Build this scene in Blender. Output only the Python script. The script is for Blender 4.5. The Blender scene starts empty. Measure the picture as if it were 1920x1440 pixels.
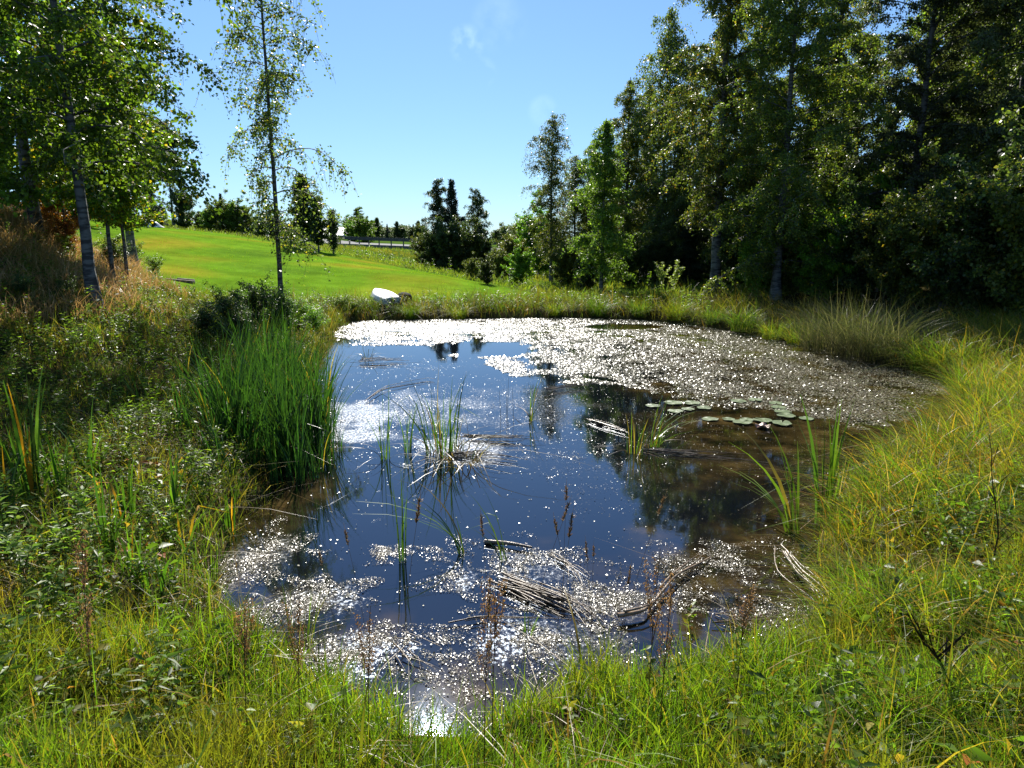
import bpy, math
import numpy as np
from mathutils import Vector
R = math.radians
SC = bpy.context.scene
COL = SC.collection
rng = np.random.default_rng(11)

# ------------------------------------------------------------------ camera, sky, sun, exposure
CAM_Z, PITCH, FPX = 2.5, 11.5, 1331.0
cam = bpy.data.cameras.new('camera'); camo = bpy.data.objects.new('camera', cam); COL.objects.link(camo)
camo.location = (0, 0, CAM_Z); camo.rotation_euler = (R(90 - PITCH), 0, 0)
cam.sensor_width = 36; cam.lens = 36 * FPX / 1920; cam.clip_end = 6000; cam.clip_start = 0.05
SC.camera = camo
SUN_EL, SUN_AZ = 38.3, -7.3
W = bpy.data.worlds.new('World'); SC.world = W; W.use_nodes = True
nt = W.node_tree; nt.nodes.clear()
sky = nt.nodes.new('ShaderNodeTexSky'); sky.sky_type = 'NISHITA'; sky.sun_disc = False
sky.sun_elevation = R(SUN_EL); sky.sun_rotation = R(SUN_AZ)
sky.air_density = 1.0; sky.dust_density = 0.1; sky.ozone_density = 2.6; sky.altitude = 100
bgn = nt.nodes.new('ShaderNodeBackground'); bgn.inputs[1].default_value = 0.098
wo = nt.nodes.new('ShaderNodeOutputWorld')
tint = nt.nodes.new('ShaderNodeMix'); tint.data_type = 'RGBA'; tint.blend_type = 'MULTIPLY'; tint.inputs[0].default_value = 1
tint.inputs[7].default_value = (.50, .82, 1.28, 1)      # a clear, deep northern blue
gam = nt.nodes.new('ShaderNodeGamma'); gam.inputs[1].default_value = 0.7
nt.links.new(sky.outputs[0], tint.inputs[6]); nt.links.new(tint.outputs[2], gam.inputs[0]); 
# two faint wisps of cloud, fixed to directions in the sky
wc = nt.nodes.new('ShaderNodeTexCoord'); last = gam.outputs[0]
wn_ = nt.nodes.new('ShaderNodeTexNoise'); wn_.inputs['Scale'].default_value = 26; wn_.inputs['Detail'].default_value = 6; nt.links.new(wc.outputs['Generated'], wn_.inputs[0])
for (az_, el_, rad, amt) in [(-3.45, 14.1, 1.5, 1.7), (-2.3, 12.2, 1.3, .7), (2.4, 9.5, 1.4, .45), (-1.0, 15.5, 2.4, .35)]:
    dv = (math.sin(R(az_)) * math.cos(R(el_)), math.cos(R(az_)) * math.cos(R(el_)), math.sin(R(el_)))
    dt = nt.nodes.new('ShaderNodeVectorMath'); dt.operation = 'DOT_PRODUCT'; nt.links.new(wc.outputs['Generated'], dt.inputs[0]); dt.inputs[1].default_value = dv
    m1 = nt.nodes.new('ShaderNodeMapRange'); m1.interpolation_type = 'SMOOTHERSTEP'; m1.inputs[1].default_value = math.cos(R(rad)); m1.inputs[2].default_value = 1; nt.links.new(dt.outputs['Value'], m1.inputs[0])
    m2 = nt.nodes.new('ShaderNodeMapRange'); m2.inputs[1].default_value = .4; m2.inputs[2].default_value = .62; m2.inputs[4].default_value = amt; nt.links.new(wn_.outputs[0], m2.inputs[0])
    m3 = nt.nodes.new('ShaderNodeMath'); m3.operation = 'MULTIPLY'; nt.links.new(m1.outputs[0], m3.inputs[0]); nt.links.new(m2.outputs[0], m3.inputs[1])
    m4 = nt.nodes.new('ShaderNodeMix'); m4.data_type = 'RGBA'; m4.blend_type = 'ADD'; nt.links.new(m3.outputs[0], m4.inputs[0]); nt.links.new(last, m4.inputs[6]); m4.inputs[7].default_value = (.9, .95, .7, 1); last = m4.outputs[2]
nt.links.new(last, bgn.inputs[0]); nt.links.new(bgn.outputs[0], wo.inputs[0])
sl = bpy.data.lights.new('sun', 'SUN'); sl.energy = 5.0; sl.angle = R(0.53); sl.color = (1.0, 0.95, 0.86)
so = bpy.data.objects.new('sun', sl); COL.objects.link(so)
sd = Vector((math.sin(R(SUN_AZ)) * math.cos(R(SUN_EL)), math.cos(R(SUN_AZ)) * math.cos(R(SUN_EL)), math.sin(R(SUN_EL))))
so.rotation_euler = sd.to_track_quat('Z', 'Y').to_euler(); so.location = (0, 0, 40)
SC.view_settings.view_transform = 'Standard'; SC.view_settings.look = 'None'
SC.view_settings.exposure = 1.15; SC.view_settings.gamma = 1.0
SC.render.engine = 'CYCLES'
SC.cycles.use_denoising = True
SC.cycles.max_bounces = 6; SC.cycles.diffuse_bounces = 2; SC.cycles.glossy_bounces = 3
SC.cycles.transmission_bounces = 4; SC.cycles.transparent_max_bounces = 4
SC.cycles.sample_clamp_indirect = 4.0
SC.cycles.caustics_reflective = False; SC.cycles.caustics_refractive = False

# ------------------------------------------------------------------ survey helpers (measuring the place from the photo)
cp_, sp_ = math.cos(R(PITCH)), math.sin(R(PITCH))
def ray(u, v):
    a, b = u - 960.0, 720.0 - v
    return np.array([a, FPX * cp_ + b * sp_, -FPX * sp_ + b * cp_])
def at(u, v, y):            # world point seen at (u,v) whose distance ahead is y
    d = ray(u, v); return np.array([0, 0, CAM_Z]) + d * (y / d[1])
def flat(u, v, z=0.0):
    d = ray(u, v); return np.array([0, 0, CAM_Z]) + d * ((z - CAM_Z) / d[2])

def tag(o, label=None, cat=None, group=None, kind=None):
    if label: o['label'] = label
    if cat: o['category'] = cat
    if group: o['group'] = group
    if kind: o['kind'] = kind
    return o

def mesh(name, V, F, C=None, mats=None, smooth=False, mi=None):
    V = np.asarray(V, dtype=np.float32); 
    me = bpy.data.meshes.new(name)
    if isinstance(F, np.ndarray):
        n, k = F.shape
        me.vertices.add(len(V)); me.vertices.foreach_set('co', V.ravel())
        me.loops.add(n * k); me.loops.foreach_set('vertex_index', F.astype(np.int32).ravel())
        me.polygons.add(n); me.polygons.foreach_set('loop_start', np.arange(n, dtype=np.int32) * k)
        try: me.polygons.foreach_set('loop_total', np.full(n, k, dtype=np.int32))
        except Exception: pass
        me.update(calc_edges=True)
    else:
        me.from_pydata([tuple(map(float, p)) for p in V], [], [tuple(map(int, f)) for f in F]); me.update()
    if C is not None:
        at_ = me.color_attributes.new('col', 'FLOAT_COLOR', 'POINT')
        c4 = np.ones((len(V), 4), dtype=np.float32); c4[:, :3] = C
        at_.data.foreach_set('color', c4.ravel())
    for m in (mats or []): me.materials.append(m)
    if smooth: me.polygons.foreach_set('use_smooth', np.ones(len(me.polygons), dtype=bool))
    return me
def link(name, me, parent=None, loc=(0, 0, 0)):
    o = bpy.data.objects.new(name, me); COL.objects.link(o); o.location = loc
    if parent: o.parent = parent
    return o

# cheap smooth 2-D noise (sum of random sines), about -1..1
_nr = np.random.default_rng(5)
_nd = [( _nr.uniform(0, 6.283, 7), _nr.uniform(.7, 1.45, 7), _nr.uniform(0, 6.283, 7)) for _ in range(12)]
def noise(x, y, s, k=0):
    a, f, p = _nd[k % 12]; o = 0
    for i in range(7):
        o = o + np.sin((x * np.cos(a[i]) + y * np.sin(a[i])) * f[i] * 6.283 / s + p[i])
    return o / 3.6
def sstep(a, b, x):
    t = np.clip((x - a) / (b - a), 0, 1); return t * t * (3 - 2 * t)

# ------------------------------------------------------------------ the pond outline and the lie of the land
edge_px = [(655,604),(760,600),(900,598),(1060,596),(1200,600),(1300,610),(1400,626),(1500,645),(1600,667),(1700,692),
 (1770,716),(1795,750),(1790,800),(1755,845),(1700,872),(1650,900),(1590,950),(1555,1000),(1530,1060),(1540,1130),(1560,1190),
 (1490,1235),(1400,1245),(1300,1250),(1180,1290),(1060,1330),(960,1385),(860,1440),(780,1430),(700,1350),(600,1280),
 (500,1230),(420,1170),(390,1090),(410,1010),(470,950),(500,900),(540,850),(575,780),(578,720),(600,670),(615,635)]
ctl = np.array([flat(u, v)[:2] for u, v in edge_px])
def closed_spline(P, m=4):
    n = len(P); out = []
    for i in range(n):
        p0, p1, p2, p3 = P[i - 1], P[i], P[(i + 1) % n], P[(i + 2) % n]
        for k in range(m):
            t = k / m
            out.append(.5 * ((2 * p1) + (-p0 + p2) * t + (2 * p0 - 5 * p1 + 4 * p2 - p3) * t * t + (-p0 + 3 * p1 - 3 * p2 + p3) * t ** 3))
    return np.array(out)
POND = closed_spline(ctl, 2)
def sdist(x, y):            # signed distance to the shore, + on land
    x = np.asarray(x, float).ravel(); y = np.asarray(y, float).ravel()
    best = np.full(len(x), 1e9); ins = np.zeros(len(x), bool)
    A = POND; B = np.roll(POND, -1, 0)
    for (ax, ay), (bx, by) in zip(A, B):
        dx, dy = bx - ax, by - ay
        t = np.clip(((x - ax) * dx + (y - ay) * dy) / (dx * dx + dy * dy + 1e-9), 0, 1)
        best = np.minimum(best, (x - ax - t * dx) ** 2 + (y - ay - t * dy) ** 2)
        c = ((ay > y) != (by > y)) & (x < (bx - ax) * (y - ay) / (by - ay + 1e-12) + ax)
        ins ^= c
    return np.where(ins, -1, 1) * np.sqrt(best)
FIELD_EDGE = [(160,414,62),(280,426,58),(350,433,56),(440,441,54),(520,456,52),(640,478,48),(720,495,45),(800,511,42),(900,530,37),(1010,551,32)]
K = [(0,0,.85),(-3,0,.85),(3,0,.95),(0,1.5,.66),(1.6,2.3,.42),(-1.6,2.2,.45),(0,-5,1),(-8,-3,1.3),(8,-3,1.5),(-30,-10,3),(30,-10,2.5),(0,-30,1.5),
 (-3,4,.4),(-3.6,6,.42),(-5,8.5,.55),(-5.6,12,.8),(-7.1,12,1.5),(-10,12,2.5),(-10.5,15,3.0),(-14,15,3.9),(-8,6,1.1),(-14,6,2.6),(-6.5,17,.6),(-9.5,19,1.4),(-9,15.5,1.7),
 (-4,26,.35),(0,26,.3),(4,28,.35),(-10,24,.66),(-12.9,26,1.15),(-20,27,2.4),(-15,20,3.0),(-28,22,4.6),
 (5,26,.45),(10,24,.55),(14,20,.8),(10.5,14,.5),(9,10,.5),(7,7,.7),(5,4.6,.7),(4,2.8,.8),(12,6,1.2),(20,15,1.2),(26,30,1.3),(15,40,.7),(6,40,.2),
 (3,33,.2),(-4,36,.75),(200,200,2),(-200,200,4),(0,200,1.6),(60,90,1.6),(-60,100,5)]
K += [tuple(at(*p)) for p in FIELD_EDGE]
K += [tuple(at(*p)) for p in [(330,416,78),(200,405,80),(60,395,70),(450,440,80),(640,464,75),(760,470,75),(850,478,75),(700,487,60),(800,500,58),
      (950,508,75),(940,520,52),(1000,536,40),(1100,520,60),(1300,500,80),(500,452,100),(700,452,110),(900,455,120)]]
K = np.array(K)
def _u(r2): return r2 * np.log(r2 + 1e-9)
def _tps():
    P = K[:, :2] / 20.0; n = len(P)
    D = ((P[:, None] - P[None]) ** 2).sum(-1)
    A = np.zeros((n + 3, n + 3)); A[:n, :n] = _u(D) + np.eye(n) * 0.004
    A[:n, n] = 1; A[:n, n + 1:] = P; A[n, :n] = 1; A[n + 1:, :n] = P.T
    return P, np.linalg.solve(A, np.concatenate([K[:, 2], [0, 0, 0]]))
TP, TW = _tps()
def base_h(x, y):
    x = np.asarray(x, float).ravel(); y = np.asarray(y, float).ravel()
    r = np.hypot(x, y - 20); k = np.minimum(1, 170 / (r + 1e-9))
    xs, ys = x * k, 20 + (y - 20) * k
    o = np.zeros(len(x)); X, Y = xs / 20, ys / 20
    for i in range(len(TP)):
        o += TW[i] * _u((X - TP[i, 0]) ** 2 + (Y - TP[i, 1]) ** 2)
    o += TW[-3] + TW[-2] * X + TW[-1] * Y
    far = sstep(120, 190, r); o = np.clip(o, -.6, 9)
    return o * (1 - far) + 1.9 * far
def ground(x, y):
    x = np.asarray(x, float); sh = x.shape; x = x.ravel(); y = np.asarray(y, float).ravel()
    d = sdist(x, y) + .10 * noise(x, y, 1.1, 1) + .05 * noise(x, y, .45, 2)
    b = np.maximum(base_h(x, y), .12)
    land = .05 + (b - .05) * sstep(-.1, 1.9, d) + .12 * sstep(0, .25, d) * (1 - sstep(.3, 1.9, d))
    land += (.045 * noise(x, y, 1.3, 3) + .025 * noise(x, y, .5, 4)) * sstep(.1, .8, d) * (1 - sstep(18, 26, y))
    z = np.where(d > 0, land, np.maximum(-.7, -.02 + d * .8))
    return z.reshape(sh)
def gz(x, y): return float(ground(np.array([x]), np.array([y]))[0])
def on_ground(u, v):        # where the line of sight through (u,v) meets the land
    d = ray(u, v); ts = np.concatenate([np.linspace(1, 30, 300), np.linspace(30, 140, 300)]) / d[1]
    P = np.array([0, 0, CAM_Z])[None] + ts[:, None] * d[None]
    g = np.maximum(ground(P[:, 0], P[:, 1]), 0)
    i = np.argmax(P[:, 2] < g)
    return (P[i, 0], P[i, 1], g[i])

# ------------------------------------------------------------------ materials
def newmat(name):
    m = bpy.data.materials.new(name); m.use_nodes = True; n = m.node_tree; n.nodes.clear(); return m, n
def N(n, t, **kw):
    x = n.nodes.new(t)
    for k, v in kw.items(): setattr(x, k, v)
    return x
def foliage_mat(name, trans=.45, rough=.35, spec=.5, vary=.0, boost=(1.25, 1.35, .55), scale=0, coat=0):
    m, n = newmat(name); L = n.links
    a = N(n, 'ShaderNodeAttribute', attribute_name='col')
    src = a.outputs[0]
    if vary:
        oi = N(n, 'ShaderNodeObjectInfo'); hs = N(n, 'ShaderNodeHueSaturation')
        mr = N(n, 'ShaderNodeMapRange'); mr.inputs[3].default_value = .5 - vary * .012; mr.inputs[4].default_value = .5 + vary * .025
        mv = N(n, 'ShaderNodeMapRange'); mv.inputs[3].default_value = 1 - vary * .35; mv.inputs[4].default_value = 1 + vary * .35
        L.new(oi.outputs['Random'], mr.inputs[0]); L.new(oi.outputs['Random'], mv.inputs[0])
        L.new(mr.outputs[0], hs.inputs['Hue']); L.new(mv.outputs[0], hs.inputs['Value']); L.new(src, hs.inputs['Color']); src = hs.outputs[0]
    p = N(n, 'ShaderNodeBsdfPrincipled'); p.inputs['Roughness'].default_value = rough
    p.inputs['Specular IOR Level'].default_value = spec
    L.new(src, p.inputs['Base Color'])
    t = N(n, 'ShaderNodeBsdfTranslucent'); mu = N(n, 'ShaderNodeMix', data_type='RGBA', blend_type='MULTIPLY'); mu.inputs[0].default_value = 1
    L.new(src, mu.inputs[6]); mu.inputs[7].default_value = (*boost, 1); L.new(mu.outputs[2], t.inputs[0])
    mx = N(n, 'ShaderNodeMixShader'); mx.inputs[0].default_value = trans
    L.new(p.outputs[0], mx.inputs[1]); L.new(t.outputs[0], mx.inputs[2])
    o = N(n, 'ShaderNodeOutputMaterial'); L.new(mx.outputs[0], o.inputs[0]); return m
def plain_mat(name, col, rough=.8, col2=None, scale=6, bump=.0, spec=.3, attr=False, stretch=None, metal=0):
    m, n = newmat(name); L = n.links
    p = N(n, 'ShaderNodeBsdfPrincipled'); p.inputs['Roughness'].default_value = rough; p.inputs['Specular IOR Level'].default_value = spec
    p.inputs['Metallic'].default_value = metal
    tc = N(n, 'ShaderNodeTexCoord'); no = N(n, 'ShaderNodeTexNoise'); no.inputs['Scale'].default_value = scale; no.inputs['Detail'].default_value = 6
    if stretch:
        mp = N(n, 'ShaderNodeMapping'); mp.inputs['Scale'].default_value = stretch
        L.new(tc.outputs['Object'], mp.inputs[0]); L.new(mp.outputs[0], no.inputs['Vector'])
    else: L.new(tc.outputs['Object'], no.inputs['Vector'])
    mx = N(n, 'ShaderNodeMix', data_type='RGBA'); ra = N(n, 'ShaderNodeMapRange'); ra.inputs[1].default_value = .35; ra.inputs[2].default_value = .65
    L.new(no.outputs[0], ra.inputs[0]); L.new(ra.outputs[0], mx.inputs[0])
    mx.inputs[6].default_value = (*col, 1); mx.inputs[7].default_value = (*(col2 or col), 1)
    if attr:
        a = N(n, 'ShaderNodeAttribute', attribute_name='col'); L.new(a.outputs[0], mx.inputs[6])
        ml = N(n, 'ShaderNodeMix', data_type='RGBA', blend_type='MULTIPLY'); ml.inputs[0].default_value = 1
        L.new(a.outputs[0], ml.inputs[6]); ml.inputs[7].default_value = (*(col2 or (.6, .6, .6)), 1); L.new(ml.outputs[2], mx.inputs[7])
    L.new(mx.outputs[2], p.inputs['Base Color'])
    if bump:
        b = N(n, 'ShaderNodeBump'); b.inputs['Strength'].default_value = bump; b.inputs['Distance'].default_value = .05
        L.new(no.outputs[0], b.inputs['Height']); L.new(b.outputs[0], p.inputs['Normal'])
    o = N(n, 'ShaderNodeOutputMaterial'); L.new(p.outputs[0], o.inputs[0]); return m
M_LEAF = foliage_mat('birch_leaf', trans=.55, rough=.40, spec=.36, vary=.8)
M_NEEDLE = foliage_mat('conifer_needle', trans=.08, rough=.6, spec=.25, vary=.6)
M_GRASS = foliage_mat('grass_blade', trans=.55, rough=.42, spec=.25)
M_LAWN = foliage_mat('lawn_blade', trans=.6, rough=1.0, spec=.0)
M_HERB = foliage_mat('herb_leaf', trans=.6, rough=.4, spec=.22)
M_REED = foliage_mat('reed_leaf', trans=.42, rough=.36, spec=.32)
M_DEAD = foliage_mat('dead_straw', trans=.48, rough=.4, spec=.5, boost=(1.1, 1, .8))
M_SOIL = plain_mat('ground_soil', (.1, .1, .1), 1.0, (.78, .8, .75), 1.6, .3, spec=.0, attr=True)

def bark_mat(name, white, dark, amt):
    m, n = newmat(name); L = n.links
    p = N(n, 'ShaderNodeBsdfPrincipled'); p.inputs['Roughness'].default_value = .75
    tc = N(n, 'ShaderNodeTexCoord'); mp = N(n, 'ShaderNodeMapping'); mp.inputs['Scale'].default_value = (3, 3, 13)
    no = N(n, 'ShaderNodeTexNoise'); no.inputs['Scale'].default_value = 1.2; no.inputs['Detail'].default_value = 5
    L.new(tc.outputs['Object'], mp.inputs[0]); L.new(mp.outputs[0], no.inputs[0])
    cr = N(n, 'ShaderNodeValToRGB'); cr.color_ramp.elements[0].position = amt - .05; cr.color_ramp.elements[1].position = amt + .05
    cr.color_ramp.elements[0].color = (*dark, 1); cr.color_ramp.elements[1].color = (*white, 1)
    L.new(no.outputs[0], cr.inputs[0]); L.new(cr.outputs[0], p.inputs[0])
    b = N(n, 'ShaderNodeBump'); b.inputs['Strength'].default_value = .5; b.inputs['Distance'].default_value = .02
    L.new(no.outputs[0], b.inputs['Height']); L.new(b.outputs[0], p.inputs['Normal'])
    o = N(n, 'ShaderNodeOutputMaterial'); L.new(p.outputs[0], o.inputs[0]); return m
M_BIRCH = bark_mat('birch_bark', (.12, .118, .11), (.03, .027, .025), .49)
M_BARK = bark_mat('dark_bark', (.11, .09, .07), (.04, .035, .03), .5)

# ------------------------------------------------------------------ generators
def blades(B, H, Wd, az, bend, C, nseg=3, face=None, tip=None, taper=.8, kink=None):
    """curved tapering blades: base points B, height H, width Wd, lean azimuth az, bend 0..1.."""
    n = len(B); k = nseg + 1
    t = np.linspace(0, 1, k)[None, :]
    H = H[:, None]; bend = bend[:, None]
    hor = H * bend * t ** 2; up = H * (t - .32 * np.clip(bend, 0, 3) * t ** 3)
    if kink is not None:      # blades folded over part way up
        kk = kink[:, None]; ov = np.clip(t - kk, 0, 1)
        up = up - np.where(kk < 1, ov * H * 1.5, 0); hor = hor + np.where(kk < 1, ov * H * .7, 0)
    ca, sa = np.cos(az)[:, None], np.sin(az)[:, None]
    P = np.stack([B[:, 0:1] + hor * ca, B[:, 1:2] + hor * sa, B[:, 2:3] + up], -1)
    f = rng.uniform(0, 6.283, n) if face is None else face
    S = np.stack([np.cos(f), np.sin(f), np.zeros(n)], -1)[:, None, :]
    w = (Wd[:, None] * np.clip(1 - t ** 2.2, .06, 1) * (.75 + .5 * np.minimum(t * 2, 1)))[:, :, None] * .5
    V = np.stack([P - S * w, P + S * w], 2).reshape(n, k * 2, 3)
    i = np.arange(nseg)
    q = np.stack([2 * i, 2 * i + 1, 2 * i + 3, 2 * i + 2], -1)
    F = (q[None] + (np.arange(n) * k * 2)[:, None, None]).reshape(-1, 4)
    CC = np.repeat(C[:, None, :], k * 2, 1)
    if tip is not None:
        tt = np.repeat(t ** 1.5, 2, 1)[:, :, None]; CC = CC * (1 - tt) + tip[:, None, :] * tt
    return V.reshape(-1, 3), F, CC.reshape(-1, 3)

def unit(a): return a / (np.linalg.norm(a, axis=-1, keepdims=True) + 1e-9)
def leaves(P, D, L, Wd, C, nrm=None, fold=False):
    """diamond leaves at P pointing along D"""
    n = len(P); D = unit(D)
    up = nrm if nrm is not None else rng.normal(size=(n, 3))
    S = unit(np.cross(D, up)); L = np.asarray(L)[:, None]; Wd = np.asarray(Wd)[:, None]
    if not fold:
        V = np.stack([P, P + D * L * .45 + S * Wd * .5, P + D * L, P + D * L * .45 - S * Wd * .5], 1)
        F = np.arange(n * 4).reshape(n, 4); k = 4
    else:
        U = unit(np.cross(S, D))
        V = np.stack([P, P + D * L * .4 + S * Wd * .5 + U * Wd * .18, P + D * L - U * L * .15, P + D * L * .4 - S * Wd * .5 + U * Wd * .18, P + D * L * .5], 1)
        b = np.arange(n)[:, None] * 5
        F = np.concatenate([b + [0, 1, 2, 4], b + [0, 4, 2, 3]], 0); k = 5
    return V.reshape(-1, 3), F, np.repeat(C[:, None, :], k, 1).reshape(-1, 3)

def tube(path, rad, sides=5):
    path = np.asarray(path, float); n = len(path); rad = np.broadcast_to(rad, n)
    T = unit(np.gradient(path, axis=0)); ref = np.array([.13, .97, .2]) if abs(T[0][2]) > .5 else np.array([0, 0, 1.])
    A = unit(np.cross(T, ref)); Bv = np.cross(T, A)
    a = np.arange(sides) / sides * 6.28318
    V = path[:, None] + rad[:, None, None] * (np.cos(a)[None, :, None] * A[:, None] + np.sin(a)[None, :, None] * Bv[:, None])
    i, j = np.meshgrid(np.arange(n - 1), np.arange(sides), indexing='ij'); j2 = (j + 1) % sides
    F = np.stack([i * sides + j, i * sides + j2, (i + 1) * sides + j2, (i + 1) * sides + j], -1).reshape(-1, 4)
    return V.reshape(-1, 3), F
class Acc:
    def __init__(s): s.V = []; s.F = []; s.C = []; s.n = 0
    def add(s, V, F, C=None):
        s.V.append(V); s.F.append(F + s.n); s.n += len(V)
        if C is None: C = np.full((len(V), 3), .1)
        elif np.ndim(C) == 1: C = np.repeat(np.array(C)[None], len(V), 0)
        s.C.append(C)
    def get(s): return np.concatenate(s.V), np.concatenate(s.F), np.concatenate(s.C)
    def mesh(s, name, mats, smooth=False):
        V, F, C = s.get(); return mesh(name, V, F, C, mats, smooth)

def pal(n, cols, wts, jit=.18):
    cols = np.array(cols); i = rng.choice(len(cols), n, p=np.array(wts) / sum(wts))
    return np.clip(cols[i] * (1 + rng.normal(0, jit, (n, 1))), .003, .9)

GREEN, LIME, YEL, ORG, DARK = (.062, .105, .018), (.11, .17, .02), (.26, .22, .02), (.35, .17, .02), (.032, .055, .016)

def tree_mesh(seed, H, r, base, tr, nbr=42, twigs=9, per=24, leaf=.06, droop=.7, prof='birch', lean=(0, 0), cols=None, wts=None,
              kind='birch', dens_gap=.15, twl=(.4, 1.0), rise=(.9, .35), curve=.0, bark=None):
    """trunk with limbs as one mesh, foliage as another"""
    g = np.random.default_rng(seed); global rng; keep, rng = rng, g
    tk = Acc(); cr = Acc()
    nz = 16; zs = np.linspace(0, 1, nz)
    wob = g.normal(0, .018 * H / 8, (nz, 2)).cumsum(0) * .6; wob -= wob[0]
    path = np.stack([wob[:, 0] + lean[0] * zs * H + curve * np.sin(zs * 3.1) * H, wob[:, 1] + lean[1] * zs * H, zs * H], -1)
    trad = tr * (1 - zs * .9) * (1 + .5 * np.exp(-zs * 30)); tk.add(*tube(path, trad, 8))
    def tp(z): return np.array([np.interp(z, path[:, 2], path[:, 0]), np.interp(z, path[:, 2], path[:, 1]), z])
    cols = cols or [GREEN, LIME, DARK, YEL]; wts = wts or [.5, .25, .2, .05]
    LP = []; LD = []
    for b in range(nbr):
        t = (b + g.uniform(0, 1)) / nbr; z0 = base + (H * .985 - base) * t
        if prof == 'birch': pr = (1 - t) ** .65 * (.55 + .45 * min(1, t * 4))
        elif prof == 'column': pr = (1 - t ** 3) * (.7 + .3 * min(1, t * 5))
        elif prof == 'round': pr = math.sqrt(max(.04, 1 - (2 * t - .85) ** 2 * .8))
        else: pr = (1 - t) ** 1.15 * (.85 + .3 * math.sin(t * 60))
        Lb = r * pr * g.uniform(.65, 1.2); az = b * 2.399 + g.normal(0, .5)
        if g.random() < dens_gap: Lb *= .5
        el = (rise[1] + (rise[0] - rise[1]) * t) * g.uniform(.7, 1.25)
        p0 = tp(z0); m = 7; s = np.linspace(0, 1, m)
        rr = Lb * s; dz = Lb * (math.tan(min(el, 1.2)) * s - droop * .75 * s ** 2.2)
        a2 = az + .25 * g.normal() * s + g.normal(0, .07, m)
        bp = p0 + np.stack([rr * np.cos(a2), rr * np.sin(a2), dz], -1); bp[0] = p0
        brad = max(.008, tr * .28 * (1 - t * .7)) * (1 - s * .85); tk.add(*tube(bp, brad, 4))
        nt_ = max(2, int(twigs * (Lb / r) + 1.5))
        for q in range(nt_):
            ss = g.uniform(.12, 1.0); o = np.array([np.interp(ss, s, bp[:, k]) for k in range(3)])
            a3 = g.uniform(0, 6.283); Lt = g.uniform(*twl) * (.6 + .4 * Lb / r)
            u = np.linspace(0, 1, 5); out = Lt * .55 * u
            if kind == 'spruce':
                Lt *= max(.25, min(1, Lb / r * 1.6)) ** .8; out = Lt * .55 * u; zz = -Lt * .35 * u ** 1.5; a3 = az + g.choice([-1, 1]) * g.uniform(.5, 1.0)
            else: zz = Lt * ((.45 - .25 * droop) * u - droop * 1.0 * u ** 2)
            tpth = o + np.stack([out * math.cos(a3), out * math.sin(a3), zz], -1)
            tk.add(*tube(tpth, .006 * (1 - u * .6), 3))
            n = int(per * g.uniform(.6, 1.3)); w = g.uniform(.05, 1, n)
            pp = np.stack([np.interp(w, u, tpth[:, k]) for k in range(3)], -1) + g.normal(0, .035 + .02 * leaf / .06, (n, 3))
            LP.append(pp)
            d = g.normal(0, .7, (n, 3)); d[:, 2] -= .55 * (1 if kind != 'spruce' else -.1)
            d[:, :2] += np.array([math.cos(a3), math.sin(a3)]) * .5; LD.append(d)
    LP = np.concatenate(LP); LD = np.concatenate(LD); n = len(LP)
    clump = noise(LP[:, 0] + LP[:, 2], LP[:, 1] * 1.3 + LP[:, 2] * .8, max(.8, r * .8), seed % 12)[:, None]
    C = pal(n, cols, wts) * (1 + .22 * clump)
    L = leaf * g.uniform(.7, 1.25, n)
    nr = g.normal(0, .6, (n, 3)); nr[:, 2] += .8
    if kind == 'spruce': cr.add(*leaves(LP, LD, L * 1.4, L * .5, C))
    else: cr.add(*leaves(LP, LD, L, L * .78, C, nrm=nr))
    rng = keep
    tm = tk.mesh(kind + '_trunk', [bark or (M_BIRCH if kind == 'birch' else M_BARK)], True)
    cm = cr.mesh(kind + '_crown', [M_NEEDLE if kind == 'spruce' else M_LEAF])
    return tm, cm
def put_tree(name, ms, x, y, label, cat, group=None, s=1.0, rz=0.0, z=None, sz=None):
    e = bpy.data.objects.new(name, None); COL.objects.link(e)
    e.location = (x, y, (gz(x, y) if z is None else z) - .05); e.rotation_euler = (0, 0, rz); e.scale = (s, s, sz or s)
    e.empty_display_size = .3
    link('trunk', ms[0], e); link('crown', ms[1], e)
    return tag(e, label, cat, group)

# ------------------------------------------------------------------ GROUND
def warp(s, a, b, c): return c + a * np.sinh(b * s)
gx = warp(np.linspace(-1, 1, 430), 7, 6.1, 1.0); gy = warp(np.linspace(-.62, 1, 430), 7, 6.1, 11.0)
GX, GY = np.meshgrid(gx, gy, indexing='ij'); GZ = ground(GX, GY)
fe = np.array([at(*p)[:2] for p in FIELD_EDGE])
near_edge = np.array([(2.6, 27.6), (-1, 26.2), (-4, 25.6), (-7.5, 24.2), (-9.0, 21.5), (-9.4, 19.2), (-11.5, 20.6), (-15, 24), (-22, 27), (-40, 40), (-50, 62)])
FIELD = np.concatenate([fe, near_edge])
def inpoly(P, x, y):
    ins = np.zeros(np.shape(x), bool); A = P; B = np.roll(P, -1, 0)
    for (ax, ay), (bx, by) in zip(A, B):
        ins ^= ((ay > y) != (by > y)) & (x < (bx - ax) * (y - ay) / (by - ay + 1e-12) + ax)
    return ins
fx, fy = GX.ravel(), GY.ravel()
fm = inpoly(FIELD, fx, fy)[:, None]
n1 = noise(fx, fy, 9, 5)[:, None]; n2 = noise(fx, fy, 2.2, 6)[:, None]; n3 = noise(fx, fy, 5.5, 7)[:, None]
cs = np.array([.036, .032, .013]) * (1 + .3 * n2) + np.array([.03, .022, .006]) * np.clip(n3, 0, 1)
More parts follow.
